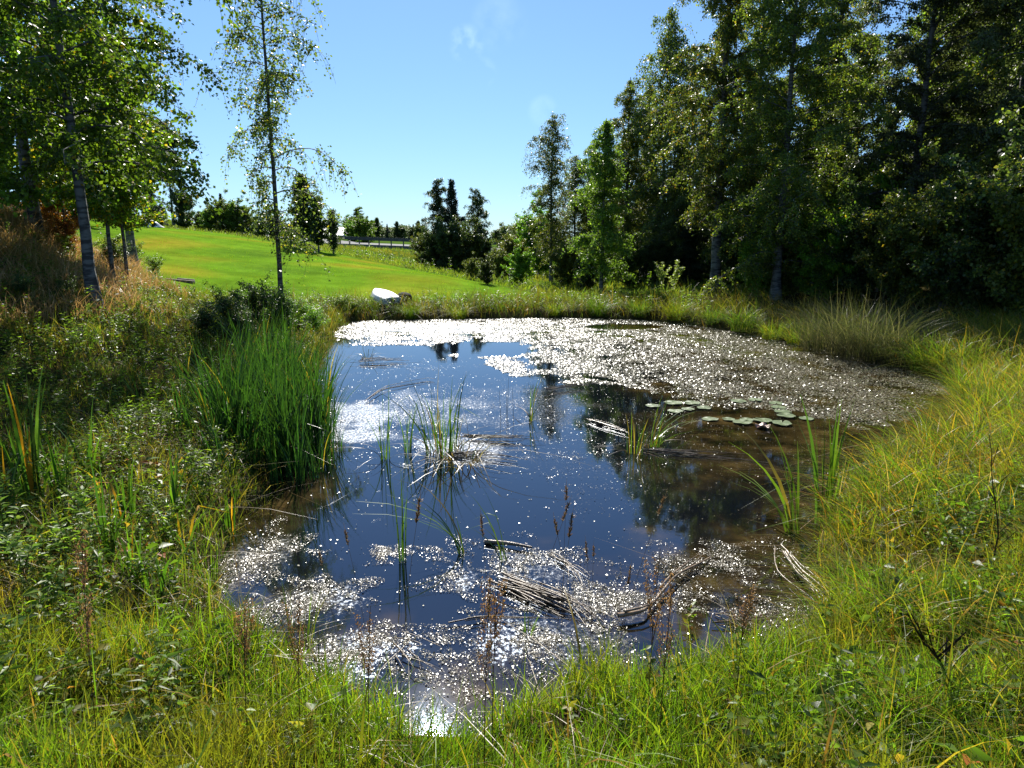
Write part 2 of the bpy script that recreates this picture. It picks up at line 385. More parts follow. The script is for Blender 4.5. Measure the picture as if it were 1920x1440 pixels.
cf = np.array([.115, .215, .016]) * (1 + .10 * n2 + .13 * noise(fx * .2 + fy * .5, fy * 1.2, 2.6, 9)[:, None]) ; cf = cf + np.array([.11, .0, .005]) * np.clip(n1 * .8 + .5 * n3 - .05, 0, 1) - np.array([.03, .05, 0]) * np.clip(-n1 - .2, 0, 1)  # mowing bands and yellow patches; darker patches put soft tree shade into the colour
far = (fy > 62)[:, None] | (np.hypot(fx, fy) > 70)[:, None]
cs = np.where(far, np.array([.07, .12, .02]) * (1 + .2 * n1), cs)
rough = ((fy > 26)[:, None]) & (~fm) & (~far); cs = np.where(rough, np.array([.085, .14, .02]) * (1 + .25 * n2), cs)
CG = np.clip(np.where(fm, cf, cs), .004, 1)
idx = np.arange(430 * 430).reshape(430, 430)
FG = np.stack([idx[:-1, :-1], idx[1:, :-1], idx[1:, 1:], idx[:-1, 1:]], -1).reshape(-1, 4)
go = link('ground', mesh('ground', np.stack([fx, fy, GZ.ravel()], -1), FG, CG, [M_SOIL], True)); tag(go, kind='structure')

# ------------------------------------------------------------------ WATER
def water_mat():
    m, n = newmat('pond_water'); L = n.links
    p = N(n, 'ShaderNodeBsdfPrincipled'); p.inputs['IOR'].default_value = 1.75; p.inputs['Specular Tint'].default_value = (.46, .66, 1, 1); p.inputs['Specular IOR Level'].default_value = .5
    tc = N(n, 'ShaderNodeTexCoord')
    n1 = N(n, 'ShaderNodeTexNoise'); n1.inputs['Scale'].default_value = 1.9; n1.inputs['Detail'].default_value = 8; n1.inputs['Roughness'].default_value = .65
    n2 = N(n, 'ShaderNodeTexNoise'); n2.inputs['Scale'].default_value = 9; n2.inputs['Detail'].default_value = 4
    for q in (n1, n2): L.new(tc.outputs['Object'], q.inputs[0])
    cr = N(n, 'ShaderNodeValToRGB'); e = cr.color_ramp.elements
    e[0].position = .38; e[0].color = (.005, .004, .002, 1); e[1].position = .68; e[1].color = (.095, .062, .020, 1)
    x = e.new(.54); x.color = (.034, .023, .008, 1)
    L.new(n1.outputs[0], cr.inputs[0])
    a = N(n, 'ShaderNodeAttribute', attribute_name='col'); sp = N(n, 'ShaderNodeSeparateColor'); L.new(a.outputs[0], sp.inputs[0])
    # film of dust and pollen: broken into grains by fine noise
    n3 = N(n, 'ShaderNodeTexNoise'); n3.inputs['Scale'].default_value = 30; n3.inputs['Detail'].default_value = 5; n3.inputs['Roughness'].default_value = .75
    mp = N(n, 'ShaderNodeMapping'); mp.inputs['Scale'].default_value = (1, .8, 1); L.new(tc.outputs['Object'], mp.inputs[0]); L.new(mp.outputs[0], n3.inputs[0])
    ad = N(n, 'ShaderNodeMath', operation='ADD'); L.new(n3.outputs[0], ad.inputs[0]); L.new(sp.outputs[0], ad.inputs[1])
    mr = N(n, 'ShaderNodeMapRange'); mr.inputs[1].default_value = .92; mr.inputs[2].default_value = 1.15; L.new(ad.outputs[0], mr.inputs[0])
    ro = N(n, 'ShaderNodeMapRange'); ro.inputs[3].default_value = .035; ro.inputs[4].default_value = .34; L.new(mr.outputs[0], ro.inputs[0]); L.new(ro.outputs[0], p.inputs['Roughness'])
    mc = N(n, 'ShaderNodeMix', data_type='RGBA'); dm = N(n, 'ShaderNodeMix', data_type='RGBA'); L.new(sp.outputs[1], dm.inputs[0]); dm.inputs[6].default_value = (.003, .004, .006, 1); L.new(cr.outputs[0], dm.inputs[7]); L.new(dm.outputs[2], mc.inputs[6]); mc.inputs[7].default_value = (.15, .125, .08, 1)
    mm = N(n, 'ShaderNodeMath', operation='MULTIPLY'); mm.inputs[1].default_value = .8; L.new(mr.outputs[0], mm.inputs[0]); L.new(mm.outputs[0], mc.inputs[0])
    L.new(mc.outputs[2], p.inputs['Base Color'])
    bs = N(n, 'ShaderNodeMapRange'); bs.inputs[3].default_value = .02; bs.inputs[4].default_value = .6; L.new(mr.outputs[0], bs.inputs[0])
    b = N(n, 'ShaderNodeBump'); b.inputs['Distance'].default_value = .012; L.new(bs.outputs[0], b.inputs['Strength'])
    L.new(n2.outputs[0], b.inputs['Height']); L.new(b.outputs[0], p.inputs['Normal'])
    o = N(n, 'ShaderNodeOutputMaterial'); L.new(p.outputs[0], o.inputs[0]); return m
M_WATER = water_mat()
wx = np.linspace(-8.5, 10.5, 240); wy = np.linspace(1.8, 25.5, 300)
WX, WY = np.meshgrid(wx, wy, indexing='ij')
def px_of(x, y, z=0):
    dz = z - CAM_Z; fwd = y * cp_ - dz * sp_; upc = y * sp_ + dz * cp_
    return 960 + FPX * x / fwd, 720 - FPX * upc / fwd
# patches of surface film, as ellipses (centre x, y, radii, strength) on the pond
FILM = []
def film_px(u, v, ru, rv, s=.5):
    c = flat(u, v); a = flat(u + ru, v); b1 = flat(u, v - rv); b2 = flat(u, v + rv)
    FILM.append((c[0], c[1], abs(a[0] - c[0]), abs(b1[1] - b2[1]) / 2, s))
film_px(640, 790, 120, 55, .58); film_px(780, 770, 160, 55, .5); film_px(860, 845, 130, 38, .55); film_px(980, 760, 190, 55, .45)
film_px(1090, 860, 130, 80, .36); film_px(760, 690, 130, 20, .3)
film_px(480, 1050, 90, 60, .47); film_px(570, 1130, 130, 50, .47); film_px(650, 1230, 160, 60, .47); film_px(800, 1330, 190, 90, .32)
film_px(960, 1070, 150, 50, .47); film_px(1150, 1130, 150, 45, .47); film_px(1010, 1200, 220, 60, .47); film_px(1350, 1060, 180, 50, .38); film_px(1430, 1150, 130, 60, .35)
film_px(720, 1040, 90, 18, .3); film_px(1250, 820, 250, 60, .28); film_px(820, 615, 200, 12, .6)
def mat_limit(x, y, u):
    return np.interp(u, [600, 640, 820, 1000, 1150, 1300, 1420, 1520, 1620, 1700, 1760], [612, 640, 652, 712, 712, 760, 762, 790, 800, 790, 740]) + 9 * noise(x, y, 1.6, 2) + 6 * noise(x, y, .6, 3)
U_, V_ = px_of(WX, WY)
hl = ((U_ - 905) / 105) ** 2 + ((V_ - 655) / 15) ** 2
fl = .50 * sstep(6, -3, V_ - mat_limit(WX, WY, U_)) * sstep(.8, 1.3, hl + .3 * noise(WX, WY, .7, 4)) * sstep(.9, 1.4, ((U_ - 1170) / 75) ** 2 + ((V_ - 613) / 5.5) ** 2)
fl = fl * np.clip(.8 + .5 * noise(WX, WY, 1.4, 5), 0, 1)
for cx, cy, a, b, s in FILM:
    q = ((WX - cx) / a) ** 2 + ((WY - cy) / b) ** 2
    fl = np.maximum(fl, s * np.clip(1.25 - q * .8 + .35 * noise(WX, WY, .9, 8) + .2 * noise(WX, WY, .35, 9), 0, 1.0))
iw = np.arange(240 * 300).reshape(240, 300)
FW = np.stack([iw[:-1, :-1], iw[1:, :-1], iw[1:, 1:], iw[:-1, 1:]], -1).reshape(-1, 4)
wd = sdist(WX, WY).reshape(WX.shape)
shal = np.maximum(sstep(.5, 1.9, WX - .10 * WY + .5 * noise(WX, WY, 3, 3)) * (1 - .0 * WY), sstep(-.7, -.1, wd + .2 * noise(WX, WY, 1, 4)) * .8)
shal = np.maximum(shal * sstep(6.0, 8.3, WY - .25 * (WX - 2) + .5 * noise(WX, WY, 1.5, 6)), np.maximum(sstep(-.9, -.15, wd + .25 * noise(WX, WY, 1, 4)), .75 * sstep(2.2, 1.2, np.hypot(WX - 2.3, (WY - 4.6) * 1.3) + .4 * noise(WX, WY, .8, 5))))
CW = np.stack([fl.ravel(), np.clip(shal, .0, 1).ravel() * 1.0, 0 * fl.ravel()], -1)
wo_ = link('water', mesh('water', np.stack([WX.ravel(), WY.ravel(), np.zeros(WX.size)], -1), FW, CW, [M_WATER], True)); tag(wo_, kind='structure')

# floating pondweed: a mat of thousands of tiny leaves over the far half, thinner drifts elsewhere
def mat_float():
    m, n = newmat('floating_leaf'); L = n.links
    a = N(n, 'ShaderNodeAttribute', attribute_name='col'); p = N(n, 'ShaderNodeBsdfPrincipled'); L.new(a.outputs[0], p.inputs[0])
    p.inputs['Roughness'].default_value = .31; p.inputs['Specular IOR Level'].default_value = .55
    o = N(n, 'ShaderNodeOutputMaterial'); L.new(p.outputs[0], o.inputs[0]); return m
M_FLOAT = mat_float()
def floaters(x, y, size, tilt, C, aspect=.6, z=.006):
    n = len(x); az = rng.uniform(0, 6.283, n); D = np.stack([np.cos(az), np.sin(az), rng.normal(0, tilt, n)], -1)
    nr = np.stack([rng.normal(0, tilt, n), rng.normal(0, tilt, n), np.ones(n)], -1)
    P = np.stack([x, y, np.full(n, z) + rng.uniform(0, .006, n)], -1)
    return leaves(P, D, size, size * aspect, C, nrm=nr)
n = 680000; x = rng.uniform(-7, 9, n); y = rng.uniform(8.5, 24.5, n)
u_, v_ = px_of(x, y)
# mat limits traced on the pond: open blue water at the left, open brown water at the front right
lim = mat_limit(x, y, u_)
hole = (((u_ - 905) / 105) ** 2 + ((v_ - 655) / 15) ** 2 < 1 + .3 * noise(x, y, .7, 4)) & (u_ < 1010)
hole2 = ((u_ - 1170) / 75) ** 2 + ((v_ - 613) / 5.5) ** 2 < 1
hole3 = ((u_ - 870) / 55) ** 2 + ((v_ - 648) / 9) ** 2 < 0
d = sdist(x, y)
thin = np.clip(.74 + .6 * noise(x, y, 1.4, 5) + .25 * noise(x, y, .5, 6), 0, 1)
ok = (v_ < lim) & ~hole & ~hole2 & (d < -.08) & (rng.random(n) < thin)
x, y = x[ok], y[ok]; n = len(x)
C = pal(n, [(.17, .145, .09), (.15, .15, .07), (.25, .22, .15), (.09, .07, .04)], [.4, .3, .15, .15])
a1 = Acc(); a1.add(*floaters(x, y, rng.uniform(.014, .046, n), .20, C))
o = link('pondweed_mat', a1.mesh('pondweed_mat', [M_FLOAT])); tag(o, 'glittering mat of tiny floating pondweed leaves over the far half of the pond', 'pondweed', kind='stuff')
# drifts of duckweed and chaff in the near water
a2 = Acc()
for cx, cy, ra, rb, s in FILM:
    m_ = int((80000 if cy < 6.5 else 7000) * s * min(3.0, ra * rb * 1.4 + .25)); th = rng.uniform(0, 6.283, m_); q = rng.uniform(0, 1, m_) ** .75 * (1.15 + .45 * noise(np.cos(th) * 1.3 + cx, np.sin(th) * 1.3 + cy, 1.1, 2))
    x = cx + ra * q * np.cos(th); y = cy + rb * q * np.sin(th)
    k = (noise(x, y, .6, 7) + .7 * noise(x, y, .17, 8) + .4 * noise(x, y, .07, 9) > rng.uniform(-.5, 1.1, m_)) & (sdist(x, y) < .05); x, y = x[k], y[k]
    if len(x) == 0: continue
    C = pal(len(x), [(.16, .13, .08), (.10, .09, .035), (.26, .23, .17), (.05, .035, .02)], [.3, .3, .08, .32])
    a2.add(*floaters(x, y, rng.uniform(.0035, .0105, len(x)) * (1 + (rng.random(len(x)) < .05)), .26, C, .8))
m_ = 3600; x = rng.uniform(-5, 7, m_); y = rng.uniform(2.6, 13, m_); k = sdist(x, y) < -.03; x, y = x[k], y[k]
a2.add(*floaters(x, y, rng.uniform(.004, .02, len(x)), .14, pal(len(x), [(.3, .26, .16), (.16, .15, .06)], [.5, .5]), .8))
o = link('duckweed', a2.mesh('duckweed', [M_FLOAT])); tag(o, 'specks of duckweed and chaff drifting on the near water', 'duckweed', kind='stuff')

# ------------------------------------------------------------------ GRASS (countless blades)
def scatter(n, x0, x1, y0, y1, cond):
    x = rng.uniform(x0, x1, n); y = rng.uniform(y0, y1, n); d = sdist(x, y); k = cond(x, y, d); return x[k], y[k], d[k]
def grass(name, x, y, h, w, bend, cols, wts, label, nseg=3, windaz=None, wind=.0, hv=.35, mat=None, tipc=None, kinkp=0., patch=1.2, cat='grass'):
    n = len(x); z = ground(x, y) - .02
    B = np.stack([x, y, z], -1); az = rng.uniform(0, 6.283, n)
    if windaz is not None: az = np.where(rng.random(n) < wind, windaz + rng.normal(0, .5, n), az)
    hh = h * np.exp(rng.normal(0, hv, n)) * (1 + .38 * noise(x, y, patch, 1) + .2 * noise(x, y, patch * .4, 5)); hh = np.clip(hh, .03, h * 2)
    C = pal(n, cols, wts) * (1 + .18 * noise(x, y, patch, 2)[:, None]); q = np.clip(1.2 * noise(x, y, patch * 1.7, 3), 0, 1)[:, None]
    C = C * (1 - .6 * q) + np.array([.22, .17, .02]) * .6 * q
    tip = C * .75 + np.array([.20, .16, .035]) * .25 if tipc is None else C * .5 + np.array(tipc) * .5
    kk = np.where(rng.random(n) < kinkp, rng.uniform(.45, .8, n), 2.) if kinkp else None
    V, F, CC = blades(B, hh, w * rng.uniform(.6, 1.4, n), az, np.abs(rng.normal(bend, bend * .5, n)), C, nseg, None, tip, kink=kk)
    o = link(name, mesh(name, V, F, CC, [mat or M_GRASS])); return tag(o, label, cat, kind='stuff')
GC = [(.095, .20, .012), (.15, .26, .015), (.23, .26, .018), (.28, .20, .03)]
x, y, d = scatter(150000, -4.2, 4.6, 1.0, 5.0, lambda x, y, d: (d > -.02) & (y < 5) & (d < 2.4) & (rng.random(len(x)) < .85) & (y < 3.9 + .1 * x) & (noise(x, y, .8, 9) > -.95))
hmul = .7 + .3 * sstep(0, .6, d)
grass('bank_grass', x, y, .21, .0048, .45, GC, [.42, .34, .16, .08], 'lush green and yellow grass along the near bank', 4, kinkp=.05, hv=.38)
x, y, d = scatter(190000, 1.7, 14, 2.2, 17, lambda x, y, d: (d > .0) & (x > 1.6 + (y - 2.2) * .0) & (rng.random(len(x)) < np.clip(1.25 - (y - 2) * .06, .3, 1)) & (x < 3.2 + y * .85))
grass('marsh_grass', x, y, np.where(y < 5.5, .27, .38), .0066, .85, [(.11, .22, .015), (.24, .28, .018), (.44, .28, .03), (.40, .28, .12), (.028, .075, .013), (.42, .17, .03)], [.30, .25, .15, .08, .17, .05],
      'tall arching yellow green grass on the right bank', 4, windaz=2.9, wind=.45, kinkp=.08, patch=1.6)
x, y, d = scatter(150000, -15, -1.4, 2.2, 21, lambda x, y, d: (d > .02) & (rng.random(len(x)) < np.clip(1.2 - (y - 2) * .045, .3, 1)) & (x > -2 - y * .82) & ~inpoly(FIELD, x, y))
grass('meadow_grass', x, y, .20, .0055, .7, [(.08, .17, .018), (.17, .22, .02), (.32, .22, .03), (.34, .22, .10), (.045, .08, .014)], [.34, .27, .17, .08, .14],
      'mixed green and straw coloured grass in the left meadow', 3, patch=1.5)
# dry brown grass on the left knoll
x, y, d = scatter(110000, -17, -5.8, 8, 23, lambda x, y, d: (ground(x, y) > 1.35 + .3 * noise(x, y, 1.6, 4)) & (rng.random(len(x)) < .8) & ~inpoly(FIELD, x, y) & (x > -y * .82))
grass('dry_grass', x, y, .30, .010, .65, [(.42, .25, .10), (.48, .34, .16), (.28, .15, .05), (.18, .19, .03)], [.35, .25, .25, .15],
      'dry brown grass on the knoll at the left', 3, mat=M_DEAD, tipc=(.50, .34, .18), patch=2.0)
x, y, d = scatter(90000, -13, 17, 10, 31, lambda x, y, d: (d > -.05) & (d < 2.6 + .5 * noise(x, y, 2, 1)) & (y > 16 - .5 * np.abs(x)) & ((y > 18) | (x > 5)) & (y > 11) & ~inpoly(FIELD, x, y))
grass('bank_sedge', x, y, .46, .013, .6, [(.07, .12, .015), (.12, .15, .018), (.035, .06, .014), (.24, .14, .02), (.14, .11, .06)], [.3, .22, .25, .13, .1],
      'tufted sedge and grass round the far shore of the pond', 3, windaz=2.9, wind=.3, patch=2.6)
x, y, d = scatter(210000, -34, 3.5, 19, 62, lambda x, y, d: inpoly(FIELD, x, y) & (rng.random(len(x)) < np.clip(1.3 - y / 55, .3, 1)))
grass('field_grass', x, y, .055, .022, .5, [(.10, .24, .010), (.14, .27, .012), (.22, .24, .015)], [.45, .35, .2], 'short bright green grass of the mown field', 1, mat=M_LAWN, patch=2.4, tipc=(.14, .26, .010))
x, y, d = scatter(120000, -40, 26, 25, 84, lambda x, y, d: ~inpoly(FIELD, x, y) & (d > 2.2) & (x > -45) & ((y > 26) | (x > 3)) & (rng.random(len(x)) < np.where(x > 12, .4, 1)))
grass('rough_grass', x, y, .24, .035, .6, [(.10, .17, .02), (.16, .22, .02), (.20, .22, .08), (.05, .09, .02)], [.4, .3, .15, .15], 'rough grass between the field and the road', 2, patch=6)

x, y, d = scatter(60000, -7.5, -1, 3, 22, lambda x, y, d: (d > -.18) & (d < .5))
grass('shore_fringe', x, y, .22, .007, .8, [(.07, .14, .016), (.14, .17, .02), (.05, .05, .02), (.22, .17, .07)], [.35, .25, .25, .15], 'fringe of marsh grass at the left water edge', 3, patch=.9)
x, y, d = scatter(8000, 1.2, 17, 2.6, 24, lambda x, y, d: (d > .1) & (noise(x, y, 2.0, 6) > -.1) & (x < 3.4 + y * .8) & (d < 5))
grass('seedheads', x, y, .62, .0035, .8, [(.26, .18, .09), (.32, .24, .12), (.20, .20, .05)], [.4, .3, .3], 'wispy tan seedheads nodding above the right bank grass', 5, windaz=2.9, wind=.6, patch=2, tipc=(.45, .33, .20))
x, y, d = scatter(80000, 1.4, 8, 1.2, 7, lambda x, y, d: (d > .3) & (noise(x, y, 1.3, 7) > .05) & (y < 1.2 + x))
grass('horsetail', x, y, .20, .0022, .9, [(.05, .12, .02), (.08, .16, .025), (.03, .07, .015)], [.4, .35, .25], 'fine feathery dark green growth in the lower right grass', 4, patch=.8, tipc=(.07, .14, .03), mat=M_REED)

x, y, d = scatter(9000, -4.2, 6, 1.0, 7, lambda x, y, d: (d > 0) & (noise(x, y, .9, 4) > -.2))
grass('broad_grass', x, y, .26, .0095, .7, [(.10, .21, .015), (.20, .27, .02), (.34, .24, .03), (.36, .18, .05)], [.45, .3, .15, .1], 'scattered broader blades in the near bank grass', 5, patch=.7, kinkp=.25)
x, y, d = scatter(13000, -5, 7, 1.0, 8, lambda x, y, d: (d > -.05) & (noise(x, y, .8, 8) > -.3))
grass('straw_litter', x, y, .16, .004, 2.4, [(.42, .32, .18), (.26, .17, .08), (.14, .08, .04)], [.4, .35, .25], 'bent dead straw lying through the near grass', 4, mat=M_DEAD, patch=.7, kinkp=.3, tipc=(.4, .3, .17))

# ------------------------------------------------------------------ HERBS: leafy stems, as templates
def herb_tpl(seed, H=.4, n=16, L=.06, Wd=.022, cols=None, wts=None, opp=True, droop=.2, branch=0, stemc=(.12, .08, .03)):
    g = np.random.default_rng(seed); global rng; keep, rng = rng, g
    a = Acc(); u = np.linspace(0, 1, 5); lean = g.normal(0, .12, 2)
    st = [np.stack([lean[0] * H * u ** 2, lean[1] * H * u ** 2, H * u], -1)]
    for b in range(branch):
        t = g.uniform(.25, .7); az = g.uniform(0, 6.283); o = np.array([lean[0] * H * t * t, lean[1] * H * t * t, H * t]); Lb = H * g.uniform(.3, .55)
        st.append(o + np.stack([Lb * .5 * u * math.cos(az), Lb * .5 * u * math.sin(az), Lb * .8 * u], -1))
    P = []; D = []
    for si, s in enumerate(st):
        a.add(*tube(s, .0035 * (1 - u * .7) * (H / .4) ** .5, 3), np.array(stemc))
        m = n if si == 0 else max(4, n // 2)
        for i in range(m):
            t = .15 + .85 * (i + g.uniform(0, .6)) / m; az = i * (3.1416 + 1.571 if opp else 2.399) + g.normal(0, .3)
            o = np.array([np.interp(t, u, s[:, k]) for k in range(3)])
            for k in range(2 if opp else 1):
                P.append(o); D.append((math.cos(az + k * 3.1416), math.sin(az + k * 3.1416), .55 - droop - t * .1 + g.normal(0, .22)))
    P = np.array(P); D = np.array(D); m = len(P)
    nr = g.normal(0, .6, (m, 3)); nr[:, 2] += 1
    a.add(*leaves(P, D, L * g.uniform(.6, 1.2, m), Wd * g.uniform(.8, 1.2, m), pal(m, cols or [(.10, .18, .02), (.17, .26, .025), (.05, .09, .02)], wts or [.45, .35, .2]), nrm=nr, fold=True))
    rng = keep; return a.get()
def replicate(tpls, x, y, s, z=None, tilt=.12):
    acc = Acc(); n = len(x); z = ground(x, y) - .02 if z is None else z; ch = rng.integers(0, len(tpls), n)
    for j, (V, F, C) in enumerate(tpls):
        i = np.where(ch == j)[0]; m = len(i)
        if m == 0: continue
        a = rng.uniform(0, 6.283, m); c, sn = np.cos(a)[:, None], np.sin(a)[:, None]; S = s[i][:, None]
        tx, ty = rng.normal(0, tilt, (m, 1)), rng.normal(0, tilt, (m, 1))
        X = (V[:, 0] * c - V[:, 1] * sn) * S; Y = (V[:, 0] * sn + V[:, 1] * c) * S; Z = V[:, 2] * S
        P = np.stack([X + tx * Z + x[i][:, None], Y + ty * Z + y[i][:, None], Z + z[i][:, None]], -1).reshape(-1, 3)
        FF = (F[None] + (np.arange(m) * len(V))[:, None, None]).reshape(-1, 4)
        CC = np.repeat(C[None], m, 0) * (1 + rng.normal(0, .15, (m, 1, 1))); acc.add(P, FF, np.clip(CC.reshape(-1, 3), .003, .9))
    return acc
T_MINT = [herb_tpl(s, .34, 11, .055, .022) for s in (1, 2, 3)]
T_BROAD = [herb_tpl(s, .28, 7, .07, .045, [(.10, .16, .03), (.17, .18, .03), (.30, .16, .04), (.06, .09, .03)], [.4, .25, .15, .2], opp=False) for s in (4, 5)]
T_WILLOW = [herb_tpl(s, .55, 15, .085, .019, [(.12, .20, .03), (.08, .14, .025), (.18, .24, .035)], [.5, .3, .2], branch=2) for s in (6, 7)]
T_BIG = [herb_tpl(s, .26, 7, .10, .062, [(.14, .24, .03), (.22, .28, .04), (.40, .26, .04), (.09, .15, .03), (.42, .14, .04)], [.4, .28, .12, .15, .05], opp=False, droop=.3) for s in (14, 15, 16)]
T_TINY = [herb_tpl(s, .20, 14, .028, .016, [(.10, .18, .02), (.18, .22, .03), (.04, .07, .015), (.34, .19, .03)], [.4, .25, .25, .1], branch=3) for s in (8, 9)]
x, y, d = scatter(9000, -13, -1.3, 2.4, 20, lambda x, y, d: (d > .1) & (x > -1.5 - y * .8) & ~inpoly(FIELD, x, y) & (noise(x, y, 1.8, 10) > -.35) & (rng.random(len(x)) < np.clip(1.4 - y * .06, .35, 1)))
o = link('meadow_herbs', replicate(T_MINT + T_TINY + T_BROAD[:1] + T_TINY, x, y, rng.uniform(.6, 1.25, len(x))).mesh('meadow_herbs', [M_HERB])); tag(o, 'low leafy herbs and dwarf scrub glinting across the left meadow', 'herbs', kind='stuff')
x, y, d = scatter(900, -5.5, 4.5, 1.2, 6.5, lambda x, y, d: (d > .2) & (noise(x, y, .8, 3) > .0) & (np.abs(x) > .9 + .1 * y))
o = link('broadleaf_herbs', replicate(T_BIG, x, y, rng.uniform(.45, 1.0, len(x))).mesh('broadleaf_herbs', [M_HERB])); tag(o, 'broad leaved weeds, some yellow or red, scattered in the near grass', 'herbs', kind='stuff')
x, y, d = scatter(700, -7, -1.6, 2.8, 12, lambda x, y, d: (d > .15) & (x > -.8 - y * .75) & (noise(x, y, 1.5, 2) > -.1))
o = link('meadow_willowherb', replicate(T_WILLOW, x, y, rng.uniform(.5, .95, len(x))).mesh('meadow_willowherb', [M_HERB])); tag(o, 'taller narrow leaved herbs scattered through the left meadow', 'herbs', kind='stuff')
x, y, d = scatter(5200, .8, 8, 1.2, 9, lambda x, y, d: (d > .15) & (noise(x, y, 1.1, 11) > -.15) & (y < 2.2 + x))
o = link('bank_herbs', replicate(T_MINT + T_TINY + T_BROAD, x, y, rng.uniform(.5, 1.1, len(x))).mesh('bank_herbs', [M_HERB])); tag(o, 'small leafy herbs among the grass of the right bank', 'herbs', kind='stuff')
x, y, d = scatter(1500, -4.5, 1.5, 1.3, 3.2, lambda x, y, d: (d > .15) & (noise(x, y, .9, 9) > .05 + .35 * (x + 1.5)))
o = link('shore_herbs', replicate(T_MINT + T_BROAD + T_TINY, x, y, rng.uniform(.4, .95, len(x))).mesh('shore_herbs', [M_HERB])); tag(o, 'leafy herbs in the shaded grass at the near left', 'herbs', kind='stuff')
x, y, d = scatter(3600, -9, 6, 17, 28, lambda x, y, d: (d > .25) & (d < 2.3) & (y > 17) & ~inpoly(FIELD, x, y))
o = link('shore_meadowsweet', replicate(T_MINT + T_TINY, x, y, rng.uniform(.9, 1.7, len(x))).mesh('shore_meadowsweet', [M_HERB])); tag(o, 'band of leafy marsh herbs between the pond and the field', 'herbs', kind='stuff')
x, y, d = scatter(1300, -30, 22, 30, 62, lambda x, y, d: ~inpoly(FIELD, x, y) & (y > 29) & (noise(x, y, 5, 3) > .1) & (x > -12))
o = link('rough_herbs', replicate(T_MINT + T_TINY, x, y, rng.uniform(1.6, 3.2, len(x))).mesh('rough_herbs', [M_HERB])); tag(o, 'tangled tall herbs on the rough ground behind the field', 'herbs', kind='stuff')

# ------------------------------------------------------------------ CATTAILS AND OTHER WATER PLANTS (each a thing)
def reed_clump(seed, n, H, spread, bend=.25, w=.014, cols=None, wts=None, kinkp=.1, lean=None, az=None, base_c=None, dead=0, nseg=6):
    g = np.random.default_rng(seed); global rng; keep, rng = rng, g
    a = Acc(); r = spread * np.sqrt(g.random(n)); th = g.uniform(0, 6.283, n)
    B = np.stack([r * np.cos(th), r * np.sin(th), np.full(n, -.12)], -1)
    aa = th + g.normal(0, .8, n) if az is None else az + g.normal(0, .35, n)
    hh = (H + .12) * g.uniform(.5, 1.1, n); bb = np.abs(g.normal(bend, bend * .6, n)) + (lean or 0)
    C = pal(n, cols or [(.06, .14, .02), (.10, .19, .02), (.035, .08, .02), (.32, .22, .03)], wts or [.45, .3, .2, .05], .15)
    kk = np.where(g.random(n) < kinkp, g.uniform(.5, .85, n), 2.)
    f = aa + 1.571 + g.normal(0, .7, n)
    a.add(*blades(B, hh, w * g.uniform(.6, 1.3, n), aa, bb, C, nseg, f, C * .85 + np.array([.02, .03, 0]), kink=kk))
    if dead:
        th = g.uniform(0, 6.283, dead); B = np.stack([spread * np.cos(th), spread * np.sin(th), np.full(dead, .0)], -1)
        C = pal(dead, [(.14, .09, .045), (.08, .05, .025), (.05, .045, .02)], [.3, .35, .35])
        a.add(*blades(B, H * g.uniform(.15, .42, dead), w * 1.1 * g.uniform(.6, 1.3, dead), th + g.normal(0, .6, dead), g.uniform(1.6, 3.2, dead), C, nseg))
    V, F, C = a.get(); V[:, 2] = np.where(V[:, 2] < 0, np.maximum(V[:, 2], -.15), V[:, 2]); rng = keep
    return V, F, C
def put_clump(name, tp, u, v, label, cat, group=None, rz=0, s=1.0, mat=None, z=None, xyz=None, sz=1.0):
    me = tp if isinstance(tp, bpy.types.Mesh) else mesh(name, *tp[:2], tp[2], [mat or M_REED])
    if xyz is None:
        f = flat(u, v); xyz = (f[0], f[1], 0.) if sdist([f[0]], [f[1]])[0] < .05 else on_ground(u, v)
    o = link(name, me, loc=xyz); o.rotation_euler = (0, 0, rz); o.scale = (s, s, s * sz)
    return tag(o, label, cat, group)
# the big stand at the left edge of the pond: many separate shoots
shoots = [mesh('cattail_shoot', *t[:2], t[2], [M_REED]) for t in (reed_clump(40 + i, 17, 1.35, .12, .26, .017, kinkp=.07, nseg=6, dead=0, az=(None if i % 2 else 2.6), cols=[(.022, .075, .018), (.045, .12, .022), (.012, .04, .014), (.30, .22, .03)], wts=[.45, .28, .25, .02]) for i in range(6))]
k = 0
for i in range(900):
    u = rng.uniform(375, 606); v = rng.uniform(725, 905)
    if v > 905 - (u - 385) * .02 or v > 900: continue
    if (u - 500) ** 2 / 115 ** 2 + (v - 820) ** 2 / 90 ** 2 > 1: continue
    f = flat(u, v); x_, y_ = f[0], f[1]
    d_ = sdist([x_], [y_])[0]
    if d_ > .9: continue
    put_clump('cattail_shoot', shoots[k % 6], u, v, 'tall green cattail shoot in the dense stand at the left edge of the pond', 'cattail', 'cattail shoots of the big stand', rz=rng.uniform(0, 6.28), s=rng.uniform(.8, 1.12), xyz=(x_, y_, max(0, gz(x_, y_)) - .03))
    k += 1
    if k >= 88: break
def W_(name, seed, n, H, spread, u, v, label, cat='reed', **kw):
    kk = {q: kw.pop(q) for q in ('rz', 's', 'mat', 'group', 'xyz') if q in kw}
    return put_clump(name, reed_clump(seed, n, H, spread, **kw), u, v, label, cat, **kk)
GR = [(.07, .15, .02), (.12, .20, .02), (.04, .08, .02), (.26, .18, .04)]
W_('reed_clump', 60, 12, .85, .05, 340/2+553, 862, 'slim reed clump with a dark base, leftmost in the open water', bend=.12, w=.012, cols=GR, dead=5)
W_('reed_clump', 61, 14, .78, .04, 765, 848, 'narrow upright reed clump between the slim one and the big central one', bend=.16, w=.011, cols=GR, dead=3)
